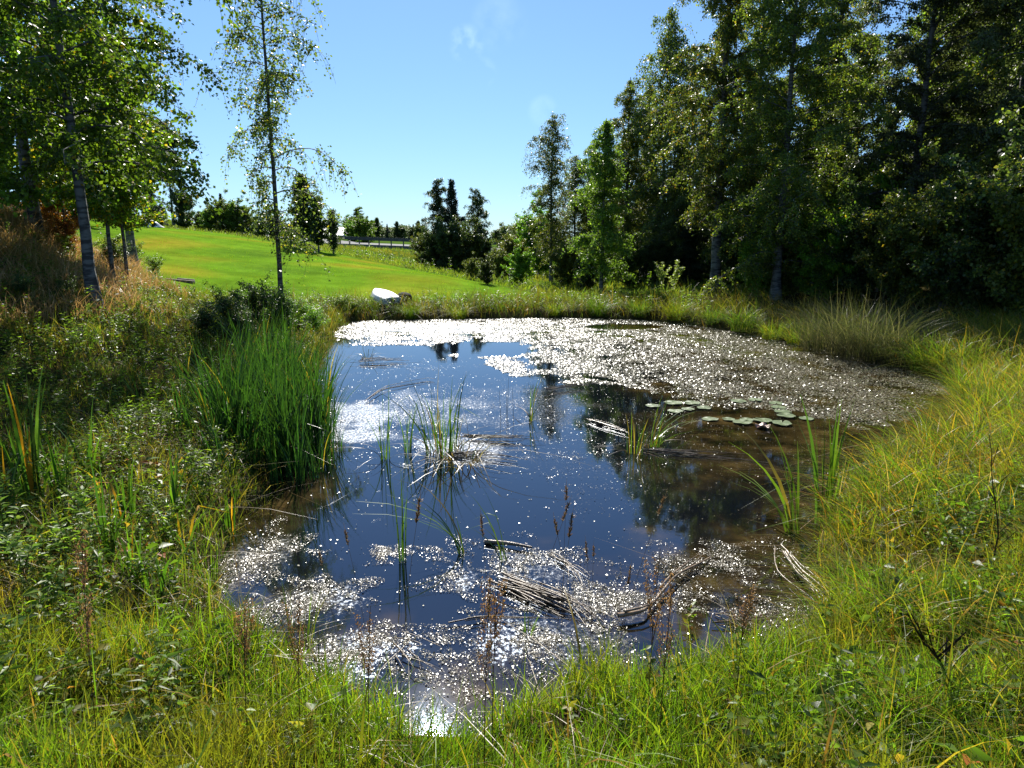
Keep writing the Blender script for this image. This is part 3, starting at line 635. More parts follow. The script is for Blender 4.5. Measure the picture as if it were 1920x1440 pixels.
W_('reed_clump', 62, 46, 1.0, .22, 832, 850, 'largest reed clump, in the middle of the open water with fallen stalks', bend=.3, w=.014, cols=GR, wts=[.4, .25, .2, .15], kinkp=.3, dead=22)
W_('reed_clump', 620, 22, .66, .16, 868, 868, 'low tangle of bent brown and green stalks at the front of the central clump', bend=1.1, w=.012, cols=[(.2, .13, .05), (.1, .14, .02), (.32, .24, .14)], wts=[.4, .3, .3], kinkp=.5, dead=26)
W_('reed_clump', 63, 13, .75, .04, 995, 790, 'small leaning reed clump at the edge of the dark reflection', bend=.25, w=.013, az=.5, cols=GR, dead=2)
W_('reed_clump', 64, 16, .55, .09, 1190, 850, 'short yellow based reed clump standing in brown water', bend=.2, w=.012, cols=GR, wts=[.3, .3, .1, .3], dead=8)
W_('reed_clump', 65, 17, .72, .08, 1222, 838, 'green reed clump leaning right beside fallen straw', bend=.9, az=.25, w=.013, cols=GR, wts=[.35, .35, .1, .2], dead=8)
W_('reed_clump', 66, 16, 1.0, .05, 1487, 1000, 'cattail with long leaves fanning left at the right shore', bend=.5, az=2.3, w=.026, cols=GR, wts=[.4, .5, .05, .05], kinkp=0)
W_('reed_clump', 67, 22, 1.12, .07, 1545, 985, 'tallest upright cattail at the right shore', bend=.15, w=.026, cols=GR, wts=[.4, .5, .05, .05], kinkp=.1)
W_('reed_clump', 68, 9, .72, .03, 870, 1038, 'lone bent cattail leaning far to the left from scum covered water', bend=.62, az=2.75, w=.017, cols=GR, kinkp=0)
W_('reed_clump', 69, 6, .70, .03, 948, 1052, 'sparse thin cattail leaning left beside a floating log', bend=.45, az=2.5, w=.013, cols=GR, kinkp=.3)
W_('reed_clump', 70, 9, .75, .04, 752, 1055, 'slender straight reeds rising left of the leaning cattail', bend=.06, w=.010, cols=GR, kinkp=0)
W_('reed_clump', 71, 9, .22, .03, 990, 1190, 'small vivid green reed tuft with a black base near the front', bend=.2, w=.010, cols=GR, wts=[.4, .5, .1, 0])
W_('reed_clump', 72, 24, 1.1, .07, 62, 960, 'tall dark cattail at the far left with broad leaves', bend=.16, w=.030, cols=[(.05, .12, .02), (.11, .2, .02), (.03, .06, .02), (.45, .2, .02)], wts=[.4, .3, .2, .1], kinkp=.15)
W_('reed_clump', 73, 18, .75, .05, 205, 1050, 'cattail with an orange leaf among willowherb on the left', bend=.14, w=.020, cols=[(.06, .15, .02), (.1, .2, .02), (.5, .25, .02)], wts=[.5, .4, .1], kinkp=.1)
W_('reed_clump', 74, 14, .58, .07, 345, 1050, 'cattail with one yellow orange leaf at the left water edge', bend=.3, w=.018, cols=[(.06, .15, .02), (.1, .2, .02), (.6, .34, .02)], wts=[.45, .4, .15], kinkp=.1)
W_('reed_clump', 75, 14, .42, .05, 398, 1105, 'short bright cattail tuft below the big stand', bend=.16, w=.015, cols=GR, wts=[.4, .5, .1, 0])
W_('reed_clump', 76, 11, .35, .05, 190, 1105, 'short reed tuft at the lower left, left of the bright one', bend=.12, w=.014, cols=GR, wts=[.4, .5, .1, 0])
W_('reed_clump', 77, 22, .42, .10, 560, 1215, 'yellow green sedge tuft standing in glittering scum at the near shore', bend=.45, w=.008, cols=[(.12, .2, .02), (.22, .22, .02), (.06, .1, .02)], wts=[.4, .3, .3], dead=10)
W_('reed_clump', 78, 20, .5, .15, 275, 765, 'green reed tuft in the left meadow behind straw', bend=.35, w=.016, cols=GR, wts=[.4, .4, .1, .1])
W_('reed_clump', 79, 26, .34, .14, 1590, 905, 'fine green reed tuft where the right shore juts out', bend=.3, w=.012, cols=GR, wts=[.4, .4, .1, .1])
W_('reed_clump', 80, 24, .7, .16, 1785, 875, 'green reeds in the grass of the right bank', bend=.35, w=.013, cols=GR, wts=[.3, .5, .1, .1])
W_('reed_clump', 81, 10, .5, .12, 690, 672, 'few thin reeds far out in blue water at the left', bend=.25, w=.012, cols=[(.05, .06, .03), (.03, .04, .02)], wts=[.5, .5], kinkp=.3, dead=12)
# sedge tussocks along the right and far shore
for i, (u, v) in enumerate([(622, 800), (632, 846), (612, 868), (600, 884), (588, 900), (560, 905), (520, 908), (470, 905), (425, 930), (400, 905), (372, 880), (360, 830), (615, 760), (604, 712), (590, 690), (352, 790), (380, 960), (345, 860)]):
    f = flat(u, v); put_clump('cattail_shoot', shoots[i % 6], u, v, 'loose cattail shoot standing out at the ragged rim of the big stand', 'cattail', 'cattail shoots round the rim of the big stand', rz=rng.uniform(0, 6.28), s=rng.uniform(.45, .8), xyz=(f[0], f[1], max(0, gz(f[0], f[1])) - .03))
for (sd, n_, H, u, v, lb) in [(701, 14, .75, 118, 945, 'cattail with wide green leaves right of the tall dark one'), (702, 12, .6, 240, 985, 'green cattail left of the big stand, in yellow grass'), (703, 16, .9, 8, 1000, 'cattail cut by the left picture edge, with an orange leaf'), (704, 10, .5, 430, 1000, 'small cattail at the dark water below the big stand'), (711, 12, .7, 165, 900, 'cattail standing in the meadow left of the big stand, higher up the slope'), (712, 12, .65, 330, 985, 'cattail with broad blades just below left of the big stand'), (713, 10, .5, 250, 1090, 'bright green cattail between herbs at the near left'), (705, 12, .55, 300, 1130, 'cattail tuft in the near left grass by the water')]:
    W_('reed_clump', sd, n_, H, .06, u, v, lb, bend=.2, w=.024, cols=[(.06, .15, .02), (.11, .22, .02), (.03, .07, .015), (.55, .26, .02)], wts=[.4, .33, .2, .07], kinkp=.1)
TUS = [mesh('sedge_tussock', *t[:2], t[2], [M_GRASS]) for t in (
    reed_clump(90, 420, .62, .30, .9, .009, [(.11, .19, .02), (.2, .22, .02), (.26, .19, .03)], [.5, .35, .15], 0, az=None, nseg=4),
    reed_clump(91, 420, .66, .28, 1.0, .009, [(.09, .17, .02), (.05, .1, .02), (.18, .2, .02)], [.5, .25, .25], 0, nseg=4),
    reed_clump(92, 950, 1.0, .50, .8, .0055, [(.08, .075, .06), (.045, .04, .035), (.20, .17, .13), (.04, .055, .025)], [.35, .3, .1, .25], 0, nseg=5))]
for (u, v, s, t, lb) in [(1270, 592, 1.05, 0, 'yellow sedge tussock right of the dark gap in the far bank'), (1340, 604, .9, 1, 'low dark green sedge tussock below the thick birch'), (1395, 612, 1.2, 1, 'dark rounded tussock at the foot of the thick birch'),
    (1450, 632, .95, 0, 'pale sedge tussock left of the grey reed mass'), (1500, 640, 1.0, 0, 'golden green tussock touching the grey reed mass'), (1560, 655, 1.3, 2, 'left part of the grey bowed reed mass'), (1625, 668, 1.5, 2, 'middle of the grey bowed reed mass, tallest'),
    (1680, 678, 1.2, 2, 'right part of the grey bowed reed mass'), (1740, 684, 1.05, 1, 'deep green tussock overhanging the water at the right'), (1795, 690, 1.2, 0, 'broad yellow tussock on the right bank, behind the green one'),
    (1830, 740, 1.1, 0, 'yellow green tussock at the corner of the right bank'), (1850, 800, 1.0, 0, 'bright tussock leaning over the right edge of the water'), (1600, 1010, .5, 0, 'yellow tussock spilling over the right shore beside the tallest cattail'), (1645, 935, .55, 1, 'green tussock overhanging the right shore above the yellow one'), (1705, 885, .55, 0, 'golden tussock at the tip of the right shore'), (1610, 1120, .5, 1, 'green tussock beside the fallen grey stalks'), (1640, 1190, .45, 0, 'yellow green tussock at the corner where near and right banks meet'), (1760, 850, .6, 1, 'deep green tussock shading the right edge of the water'), (1730, 980, .6, 0, 'golden tussock in the middle of the right bank'), (1850, 960, .6, 1, 'green tussock near the bare sapling'),
    (1200, 590, 1.0, 1, 'shadowed tussock in the dark gap of the far bank'), (1120, 588, 1.0, 1, 'dark tussock at the left end of the shaded far bank'),
    (1040, 590, .8, 0, 'tussock with orange stems at the middle of the far bank'), (860, 592, .8, 0, 'orange tinged tussock right of the boat'), (770, 594, .85, 1, 'bright green tussock just in front of the boat')]:
    put_clump('sedge_tussock', TUS[t], u, v, lb, 'tussock', 'sedge tussocks round the pond', rz=rng.uniform(0, 6.28), s=s)
# thin rush stems in the weed mat
def stem_mesh(name, seed, n, H, spread, w=.004):
    g = np.random.default_rng(seed); a = Acc()
    for i in range(n):
        b = g.normal(0, spread, 2); l = g.normal(0, .05, 2); h = H * g.uniform(.6, 1.1); u = np.linspace(0, 1, 4)
        a.add(*tube(np.stack([b[0] + l[0] * u * h, b[1] + l[1] * u * h, -.1 + (h + .1) * u], -1), w * (1 - .6 * u), 4), np.array([.03, .045, .02]))
    return a.mesh(name, [M_REED])
RS = [stem_mesh('rush_stem', 100 + i, 2, .62, .05, .0035) for i in range(4)]
spots = [(1150, 735), (1163, 745), (1185, 742), (1205, 740), (1213, 752), (1090, 705), (1105, 716), (1243, 728), (1300, 745), (1322, 752), (1330, 760), (1345, 752), (1352, 757), (1368, 745), (1285, 700), (1260, 690), (1120, 690), (1165, 700), (1195, 690), (1230, 700), (1340, 700), (1365, 712), (1310, 705), (1410, 700), (1395, 735), (950, 785), (944, 780)]
for i, (u, v) in enumerate(spots):
    lb = 'thin dark rush stem standing in the glittering pondweed' if i < 25 else 'pair of thin rush stems alone in the blue water left of the dark reflection'
    put_clump('rush_stem', RS[i % 4], u, v, lb, 'rush', 'rush stems in the pondweed' if i < 25 else 'rush stems in open water', rz=rng.uniform(0, 6.28), s=rng.uniform(.6, 1.0) if i < 25 else .95)

# ------------------------------------------------------------------ LILY PADS
M_PAD = plain_mat('lily_pad', (.10, .15, .07), .33, (.16, .19, .09), 9, .15, spec=.6)
M_PAD2 = plain_mat('lily_pad_old', (.34, .22, .12), .35, (.28, .13, .09), 5, .15, spec=.6)
def pad_mesh(seed, mat):
    g = np.random.default_rng(seed); n = 28; V = [(0, 0, 0)]; V2 = []
    for i in range(n):
        a = .16 + (6.283 - .32) * i / (n - 1); r = 1 + .04 * math.sin(3 * a + g.uniform(0, 6)) ; V.append((r * math.cos(a), r * math.sin(a), .03 + .04 * math.sin(4 * a + seed)))
    top = V; bot = [(x, y, z - .035) for x, y, z in top]; F = []
    for i in range(1, n): F.append((0, i, i + 1)); F.append((len(top), len(top) + i + 1, len(top) + i)); F.append((i, len(top) + i, len(top) + i + 1, i + 1))
    return mesh('lily_pad', top + bot, F, None, [mat], False)
PM = [pad_mesh(i, M_PAD) for i in range(4)]; PO = pad_mesh(9, M_PAD2)
pads = [(1224, 762, .15, 'lily pad, leftmost of the far row'), (1262, 757, .19, 'wide lily pad second from the left in the far row'), (1297, 758, .17, 'lily pad at the right of the far row'),
 (1266, 772, .15, 'bluish lily pad below the far row, behind the leaning reeds'), (1290, 769, .13, 'small lily pad touching the bluish one'), (1320, 767, .14, 'separate round lily pad at the right of the far row'),
 (1331, 787, .155, 'lily pad, leftmost of the front row'), (1366, 788, .12, 'small pale lily pad second in the front row'), (1392, 794, .18, 'front lily pad overlapping two others'), (1400, 788, .13, 'lily pad tucked behind the overlapping front one'),
 (1430, 790, .18, 'broad lily pad right of the middle of the front row'), (1466, 796, .18, 'lily pad, rightmost of the front row'), (1460, 765, .16, 'topmost lily pad of the green column'), (1468, 774, .16, 'second lily pad of the green column'),
 (1474, 782, .17, 'lowest lily pad of the green column'), (1512, 786, .14, 'lone lily pad right of the green column'), (1385, 754, .16, 'lily pad half hidden in the pondweed edge'), (1415, 752, .15, 'faint lily pad right of the half hidden one'), (1455, 757, .15, 'lily pad between pondweed and the green column')]
for i, (u, v, r, lb) in enumerate(pads):
    f = flat(u, v); o = link('lily_pad', PM[i % 4], loc=(f[0], f[1], .014 + (i % 3) * .006)); r *= .76; o.scale = (r, r * .93, r * .8); o.rotation_euler = (rng.normal(0, .012), rng.normal(0, .012), rng.uniform(0, 6.28))
    tag(o, lb + ', beside the brown water', 'lily pad', 'lily pads')
f = flat(1430, 803); o = link('lily_pad', PO, loc=(f[0], f[1], .03)); o.scale = (.10, .08, .5); tag(o, 'orange pink old lily leaf curling up below the front row', 'lily pad', 'lily pads')

# ------------------------------------------------------------------ FALLEN REEDS, LOG, BRANCHES on the water
M_STRAW = plain_mat('wet_straw', (.24, .18, .11), .38, (.09, .055, .03), 8, .3, spec=.6, stretch=(1, 1, 1))
M_LOG = plain_mat('wet_wood', (.28, .20, .13), .30, (.07, .045, .03), 6, .5, spec=.6)
def straw(name, pts, n, w, label, cat, seed=0, fan=.06, mat=None, z=.02, group=None, th=.004):
    g = np.random.default_rng(seed); a = Acc(); P0 = np.array([flat(*p)[:2] for p in pts])
    c = P0.mean(0); P = P0 - c; t = np.linspace(0, 1, len(P)); u = np.linspace(0, 1, 8)
    for i in range(n):
        o = g.normal(0, fan, 2); e = g.normal(0, fan * 1.6, 2); s0, s1 = g.uniform(0, .25), g.uniform(.6, 1)
        tt = s0 + (s1 - s0) * u
        wv_ = np.sin(tt * 3.14 * g.uniform(.7, 2.2) + g.uniform(0, 1)); kk_ = np.clip(tt - g.uniform(.4, .9), 0, 1) * g.normal(0, fan * 7)
        X = np.interp(tt, t, P[:, 0]) + o[0] * .5 + e[0] * tt + wv_ * g.normal(0, fan * .8) + kk_; Y = np.interp(tt, t, P[:, 1]) + o[1] * .5 + e[1] * tt + wv_ * g.normal(0, fan * .8) - kk_ * .6
        Z = z * g.uniform(.1, 1.6) + .03 * g.uniform(-.5, 1) * np.sin(tt * 3.14 * g.uniform(.6, 1.6))
        a.add(*tube(np.stack([X, Y, Z], -1), w * g.uniform(.5, 1.2) * (1 - .6 * u), 5))
    o = link(name, a.mesh(name, [mat or M_STRAW], True), loc=(c[0], c[1], 0)); return tag(o, label, cat, group)
straw('floating_log', [(900, 1018), (960, 1026), (1030, 1038)], 1, .030, 'short wet brown log floating in the scum', 'log', 1, .0, M_LOG, .02)
straw('fallen_reeds', [(1020, 1038), (1075, 1068), (1110, 1100)], 9, .006, 'pale broken reed stalks trailing from the log', 'reeds', 2, .03)
straw('fallen_reeds', [(925, 1090), (975, 1112), (1030, 1135), (1085, 1160)], 22, .009, 'glossy fallen cattail stalks in a bundle near the front', 'reeds', 3, .05, z=.04)
straw('fallen_reeds', [(990, 1100), (1060, 1130), (1135, 1190)], 5, .007, 'long straight stalks crossing the fallen bundle', 'reeds', 4, .02, z=.05)
straw('dead_branch', [(1215, 1150), (1262, 1095), (1310, 1055), (1345, 1015)], 3, .012, 'bare pale branch lying across the dark water', 'branch', 5, .015, M_LOG, .04)
straw('dead_branch', [(1150, 1168), (1210, 1160), (1262, 1140)], 2, .016, 'crooked mossy brown branch by the near shore', 'branch', 6, .012, M_LOG, .05)
straw('fallen_reeds', [(1460, 1030), (1490, 1080), (1530, 1120), (1560, 1150)], 9, .010, 'thick grey stalks fallen beside the right shore', 'reeds', 7, .04, z=.05)
straw('fallen_reeds', [(1200, 845), (1290, 852), (1400, 860)], 16, .006, 'flat pale stalks lying right of the green leaning clump', 'reeds', 8, .06)
straw('fallen_reeds', [(1100, 788), (1140, 800), (1180, 815)], 9, .009, 'striped pale and brown stalks beside the dark reflection', 'reeds', 9, .03)
straw('fallen_reeds', [(860, 822), (930, 825), (1010, 828)], 12, .008, 'fallen stalks stretching right from the central clump', 'reeds', 10, .04, z=.05)
straw('fallen_reeds', [(830, 860), (890, 858), (960, 866)], 16, .008, 'orange brown stalks lying at the foot of the central clump', 'reeds', 11, .07, z=.04)
straw('fallen_reeds', [(1330, 1170), (1420, 1168), (1530, 1160)], 8, .005, 'thin tan stalks lying level in the brown shallows', 'reeds', 12, .04)
straw('fallen_reeds', [(1330, 1150), (1400, 1185), (1440, 1200)], 3, .005, 'two thin pale stalks slanting down to the near shore', 'reeds', 13, .02, z=.04)
straw('fallen_reeds', [(1560, 895), (1620, 905), (1700, 925)], 12, .007, 'pale stalks washed up at the tip of the right shore', 'reeds', 14, .1)
straw('fallen_reeds', [(735, 1215), (760, 1240), (795, 1275)], 8, .005, 'small heap of crossed brown twigs in the brightest glitter', 'twigs', 15, .06, z=.05)
straw('fallen_reeds', [(800, 1180), (900, 1165), (1010, 1170), (1090, 1180)], 3, .0045, 'long thin curved stalk floating across the near water', 'reeds', 16, .02, z=.03)
straw('fallen_reeds', [(680, 760), (720, 730), (800, 715), (850, 722)], 4, .005, 'thin bent stalk lying over blue water behind the slim clump', 'reeds', 17, .03, z=.05)
straw('fallen_reeds', [(1020, 735), (1080, 728), (1130, 720)], 9, .006, 'fallen stalks behind the small leaning clump', 'reeds', 18, .03, z=.04)
straw('fallen_reeds', [(670, 682), (720, 680), (760, 676)], 14, .006, 'far bundle of bent dark stalks in blue water', 'reeds', 19, .12, z=.06)

# ------------------------------------------------------------------ SINGLE PLANTS OF THE FOREGROUND
def spike_mesh(seed, H, lean=(.1, 0), head=.05, hw=.006):
    g = np.random.default_rng(seed); a = Acc(); u = np.linspace(0, 1, 7)
    p = np.stack([lean[0] * H * u ** 2, lean[1] * H * u ** 2, H * u], -1); a.add(*tube(p, .0007 * (1 - .5 * u) + .0002, 4), np.array([.16, .11, .05]))
    n = int(head * 1500); t = 1 - g.uniform(.0, head / H, n); P = np.stack([np.interp(t, u, p[:, k]) for k in range(3)], -1)
    D = g.normal(0, .5, (n, 3)); D[:, 2] += 1.3
    global rng; a.add(*leaves(P, D, np.full(n, hw * 2.4), np.full(n, hw * .55), pal(n, [(.10, .06, .03), (.26, .2, .12)], [.7, .3])))
    tip = p[-1] + np.array([[0, 0, 0], [lean[0] * .05, lean[1] * .05, .035]]); a.add(*tube(tip, np.array([.0012, .0004]), 3), np.array([.3, .24, .15]))
    return a.mesh('sedge_spike', [M_DEAD])
SP = [spike_mesh(i, .95 + .05 * i, lean=(l, .1), head=h) for i, (l, h) in enumerate([(.08, .07), (-.12, .05), (.2, .06), (-.05, .08), (.02, .05)])]
for i, (u, v, hd, lb) in enumerate([(705, 960, .9, 'brown sedge spike with a tufted head, leftmost over the blue water'), (722, 1020, .7, 'short brown sedge spike just below the leftmost one'), (930, 968, .9, 'dark slim sedge spike between the two leaning cattails'),
    (949, 990, .85, 'sedge spike with a pale awn above the floating log'), (1030, 935, .95, 'tall thin sedge spike bending right over blue water'), (1055, 990, .8, 'small dark sedge spike in the middle of the blue water'),
    (1088, 1000, .8, 'sedge spike right of the small dark one'), (1165, 955, .92, 'sedge spike with a long dark head near the forest reflection'), (1108, 1040, .75, 'double headed sedge spike above the glittering scum'),
    (1128, 1045, .75, 'slanting sedge spike right of the double headed one'), (1136, 1085, .6, 'short sedge spike with an orange head'), (665, 1060, .6, 'faint sedge spike over the dark reflection at the left'),
    (1850, 820, .2, '')]):
    if not lb: continue
    # stems are rooted in the near bank; the head stands where the line of sight at 2.7 m meets it
    yb = 2.55 + .02 * (i % 5); p = at(u, v, yb); g0 = max(gz(p[0], p[1]), 0); h = p[2] - g0
    o = link('sedge_spike', SP[i % 5], loc=(p[0] - .08 * h * (0.5 if i % 2 else -.5), yb, g0)); s = max(.3, h / (.95 + .05 * (i % 5))); o.scale = (s, s, s); tag(o, lb, 'sedge', 'sedge spikes of the near bank')
def plume_mesh(seed, H=.6, cols=((.22, .13, .06), (.30, .19, .08), (.12, .07, .04)), br=12):
    g = np.random.default_rng(seed); a = Acc(); u = np.linspace(0, 1, 6); p = np.stack([.06 * H * u ** 2, .04 * u * H, H * u], -1)
    a.add(*tube(p, .003 * (1 - .6 * u), 4), np.array([.10, .05, .03]))
    for b in range(br):
        t = g.uniform(.45, .95); az = g.uniform(0, 6.28); o = np.array([np.interp(t, u, p[:, k]) for k in range(3)]); Lb = H * g.uniform(.15, .35) * (1.25 - t)  * 1.6
        q = o + np.stack([Lb * .35 * u * math.cos(az), Lb * .35 * u * math.sin(az), Lb * u], -1); a.add(*tube(q, .0014 * (1 - .5 * u), 3), np.array([.12, .06, .03]))
        m = 42; w = g.uniform(.3, 1, m); P = np.stack([np.interp(w, u, q[:, k]) for k in range(3)], -1) + g.normal(0, .006, (m, 3))
        a.add(*leaves(P, g.normal(0, 1, (m, 3)), g.uniform(.006, .014, m), g.uniform(.004, .008, m), pal(m, cols, [.4, .4, .2])))
    return a.mesh('dead_plume', [M_DEAD])
PL = [plume_mesh(i) for i in range(3)]
for i, (u, v, vt, y_, lb) in enumerate([(1228, 1170, 1020, 2.9, 'tall dried golden brown plume standing before the dark water'), (920, 1190, 1085, 2.7, 'reddish brown dried plume in front of the fallen cattail bundle'), (905, 1200, 1100, 2.65, 'thinner dried plume just left of the reddish one'),
    (680, 1215, 1130, 2.8, 'dried brown plume left of the sun glitter'), (1395, 1175, 1095, 2.95, 'rust brown dried plume in the brown shallows'), (1250, 1200, 1090, 2.6, 'dark dried stalk tilting beside the golden brown plume'), (545, 1190, 1110, 2.8, 'dried plume in the glitter at the left'),
    (440, 1200, 1120, 2.6, 'brown dead herb at the left corner of the water'), (130, 1230, 1010, 2.4, 'dark brown dead herb among willowherb at the far left')]):
    p = at(u, vt, y_); g0 = max(gz(p[0], p[1]), -.02); h = max(.25, p[2] - g0)
    o = link('dead_plume', PL[i % 3], loc=(p[0], p[1], g0)); s = h / .62; o.scale = (min(s, .8), min(s, .8), s); tag(o, lb, 'dead herb', 'dried plumes of the near bank')
# willowherbs and other single leafy plants
def herb_obj(name, tpl, u, v, s, label, cat='herb', group=None, y=None, mat=None):
    p = on_ground(u, v); me = mesh(name, *tpl[:2], tpl[2], [mat or M_HERB]); o = link(name, me, loc=(p[0], p[1], p[2] - .02)); o.scale = (s,) * 3; o.rotation_euler = (0, 0, rng.uniform(0, 6.28)); return tag(o, label, cat, group)
WH = dict(cols=[(.13, .21, .05), (.09, .15, .04), (.19, .26, .06)], wts=[.5, .3, .2])
for i, (u, v, H, n, lb) in enumerate([(22, 1090, .62, 24, 'tallest willowherb with silvery leaves at the left picture edge'), (60, 1130, .5, 20, 'willowherb just right of the tallest one'), (165, 1010, .42, 14, 'willowherb with long pale leaves beside the broad leaved cattail'),
    (130, 1090, .4, 14, 'dense willowherb below the long leaved one'), (15, 1010, .5, 18, 'willowherb behind the tallest, cut by the picture edge'), (95, 1200, .35, 14, 'low willowherb in shade at the far left'), (40, 1270, .3, 12, 'small dark willowherb in the lower left shade')]):
    herb_obj('willowherb', herb_tpl(200 + i, H, n, .085, .024, branch=3, droop=.15, **WH), u, v, 1, lb, 'willowherb', 'willowherbs at the left')
BR = dict(cols=[(.12, .18, .03), (.28, .24, .04), (.34, .15, .04), (.08, .12, .03)], wts=[.4, .3, .12, .18])
for i, (u, v, H, n, L_, lb) in enumerate([(1600, 1250, .3, 9, .07, 'yellow leaved herb at the right end of the near bank'), (1650, 1290, .28, 9, .07, 'pale leaved herb beside the yellow one'), (1870, 1300, .32, 12, .06, 'reddish yellow bramble sprig at the right picture edge'),
    (1850, 1240, .4, 10, .06, 'light green herb with stacked leaves at the right'), (1620, 1430, .22, 7, .08, 'herb with one bright yellow leaf at the bottom right'), (1230, 1330, .3, 10, .05, 'leafy yellow green herb rising in the middle of the near grass'), (1460, 1370, .25, 9, .06, 'grey green herb right of the rising yellow green one'),
    (180, 1330, .25, 9, .07, 'pale leafed herb in the lower left grass'), (120, 1380, .22, 8, .06, 'grey leaf rosette in lower left shade'), (250, 1290, .25, 9, .05, 'reddish herb at the edge of the left grass'), (960, 1425, .2, 8, .05, 'low herb at the bottom centre of the grass'), (1080, 1400, .22, 8, .05, 'brown tinged herb right of bottom centre'),
    (575, 1430, .2, 7, .07, 'orange tinted herb in the bottom left grass'), (1290, 1200, .22, 8, .05, 'pond side herb with a drooping yellow leaf')]):
    herb_obj('leafy_herb', herb_tpl(230 + i, H, n, L_, L_ * .55, opp=bool(i % 2), droop=.25, **BR), u, v, 1, lb, 'herb')
def stalk(name, pts3, r, label, cat, col, side=0, seed=0):
    g = np.random.default_rng(seed); a = Acc(); P = np.array(pts3, float); b = P[0].copy(); P = P - b; t = np.linspace(0, 1, len(P)); u = np.linspace(0, 1, 12)
    Q = np.stack([np.interp(u, t, P[:, k]) for k in range(3)], -1) + g.normal(0, .004, (12, 3)); a.add(*tube(Q, r * (1 - .7 * u), 5), np.array(col))
    for i in range(side):
        w = g.uniform(.3, .95); o = np.array([np.interp(w, u, Q[:, k]) for k in range(3)]); az = g.uniform(0, 6.28); L_ = g.uniform(.05, .18)
        a.add(*tube(o + np.outer(np.linspace(0, 1, 4), [L_ * math.cos(az) * .6, L_ * math.sin(az) * .6, L_]), r * .35, 3), np.array(col))
    o = link(name, a.mesh(name, [M_DEAD]), loc=tuple(b)); return tag(o, label, cat)
p = on_ground(1850, 1130); stalk('bare_sapling', [p, (p[0] + .01, p[1], p[2] + .45), tuple(at(1852, 815, p[1]))], .007, 'thin dark bare sapling standing upright at the right', 'sapling', (.06, .035, .03), 7, 1)
p = on_ground(1808, 1330); stalk('dead_stalk', [p, tuple(at(1765, 1245, p[1] - .05)), tuple(at(1715, 1180, p[1] - .1))], .010, 'black withered stalk leaning left in the lower right grass', 'dead stalk', (.03, .02, .018), 14, 2)
p = on_ground(300, 1340); stalk('dead_stalk', [p, tuple(at(318, 1300, p[1])), tuple(at(340, 1200, p[1]))], .003, 'single dark rush stem standing in the left grass', 'dead stalk', (.05, .04, .02), 0, 3)
p = on_ground(990, 1430); q_ = at(1180, 1330, p[1] + .35); stalk('dead_stalk', [p, tuple(at(1080, 1385, p[1] + .15)), tuple(q_)], .0025, 'pale straw slanting up across the lower right grass', 'dead stalk', (.36, .3, .16), 0, 4)
for i, (u, v, vt) in enumerate([(1080, 1400, 1270), (1480, 1330, 1225), (1390, 1350, 1215), (1430, 1290, 1205), (640, 1400, 1260), (1290, 1380, 1240), (1340, 1350, 1225), (1230, 1380, 1210)]):
    p = on_ground(u, v); stalk('grass_culm', [p, tuple(at(u + 6, (v + vt) / 2, p[1])), tuple(at(u + 2, vt, p[1]))], .0018, 'thin dark upright stem rising above the near grass', 'grass stem', (.09, .06, .03), 0, 10 + i)['group'] = 'thin stems above the near grass'

# ------------------------------------------------------------------ ROWING BOAT lying keel up, tub beside it
M_HULL = plain_mat('boat_gelcoat', (.62, .62, .62), .35, (.50, .50, .48), 3, .05, spec=.5)
M_HULLS = plain_mat('boat_side', (.42, .48, .54), .4, (.36, .41, .45), 4, .05, spec=.4)
M_RUB = plain_mat('black_plastic', (.004, .004, .005), .9, (.006, .006, .006), 5, .1, spec=.15)
M_WOOD = plain_mat('weathered_wood', (.22, .17, .12), .8, (.12, .09, .07), 9, .4)
bp = on_ground(714, 583)
bt = bpy.data.objects.new('rowing_boat', None); COL.objects.link(bt); bt.location = (bp[0] + .38, bp[1] + .1, bp[2] + .24); bt.scale = (.66, .72, .56); bt.rotation_euler = (R(5), R(-5), R(24))
tag(bt, 'small white rowing boat lying keel up on the bank before the mown field', 'boat')
ns, L_, Bm, Dp = 16, 3.1, .60, .38; V = []; F = []
prof = [(-1, 0), (-.98, .35), (-.90, .78), (-.80, .88), (0, 1.0), (.80, .88), (.90, .78), (.98, .35), (1, 0)]
for i in range(ns):
    t = i / (ns - 1); wv = Bm * (1 - max(0, (t - .4) / .6) ** 2.4 * .86) * (.78 + .22 * min(1, t / .4) ** .7); hv_ = Dp * (1 - .18 * t); 
    for (a_, b_) in prof: V.append((a_ * wv * (1 if b_ < .5 else .93), t * L_, b_ * hv_ + .10 * t ** 2 * (1 - b_)))
m_ = len(prof)
for i in range(ns - 1):
    for j in range(m_ - 1): F.append((i * m_ + j, i * m_ + j + 1, (i + 1) * m_ + j + 1, (i + 1) * m_ + j))
F.append(tuple(range((ns - 1) * m_, ns * m_)))
me = mesh('hull', V, F, None, [M_HULL], False); link('hull', me, bt)
Bm *= .78; V = [(a_ * Bm * (1 if b_ < .5 else .93) * 1.01, -.012, b_ * Dp * 1.005) for a_, b_ in prof] + [(a_ * Bm * 1.01, -.045, b_ * Dp * 1.005) for a_, b_ in prof]
F = [tuple(range(m_))[::-1], tuple(range(m_, 2 * m_))] + [(j, j + 1, m_ + j + 1, m_ + j) for j in range(m_ - 1)] + [(m_ - 1, 0, m_, 2 * m_ - 1)]
link('transom', mesh('transom', V, F, None, [M_HULLS]), bt)
def boxv(c, s):
    V = [(c[0] + dx * s[0] / 2, c[1] + dy * s[1] / 2, c[2] + dz * s[2] / 2) for dx in (-1, 1) for dy in (-1, 1) for dz in (-1, 1)]
    return V, [(0, 1, 3, 2), (4, 6, 7, 5), (0, 4, 5, 1), (2, 3, 7, 6), (0, 2, 6, 4), (1, 5, 7, 3)]
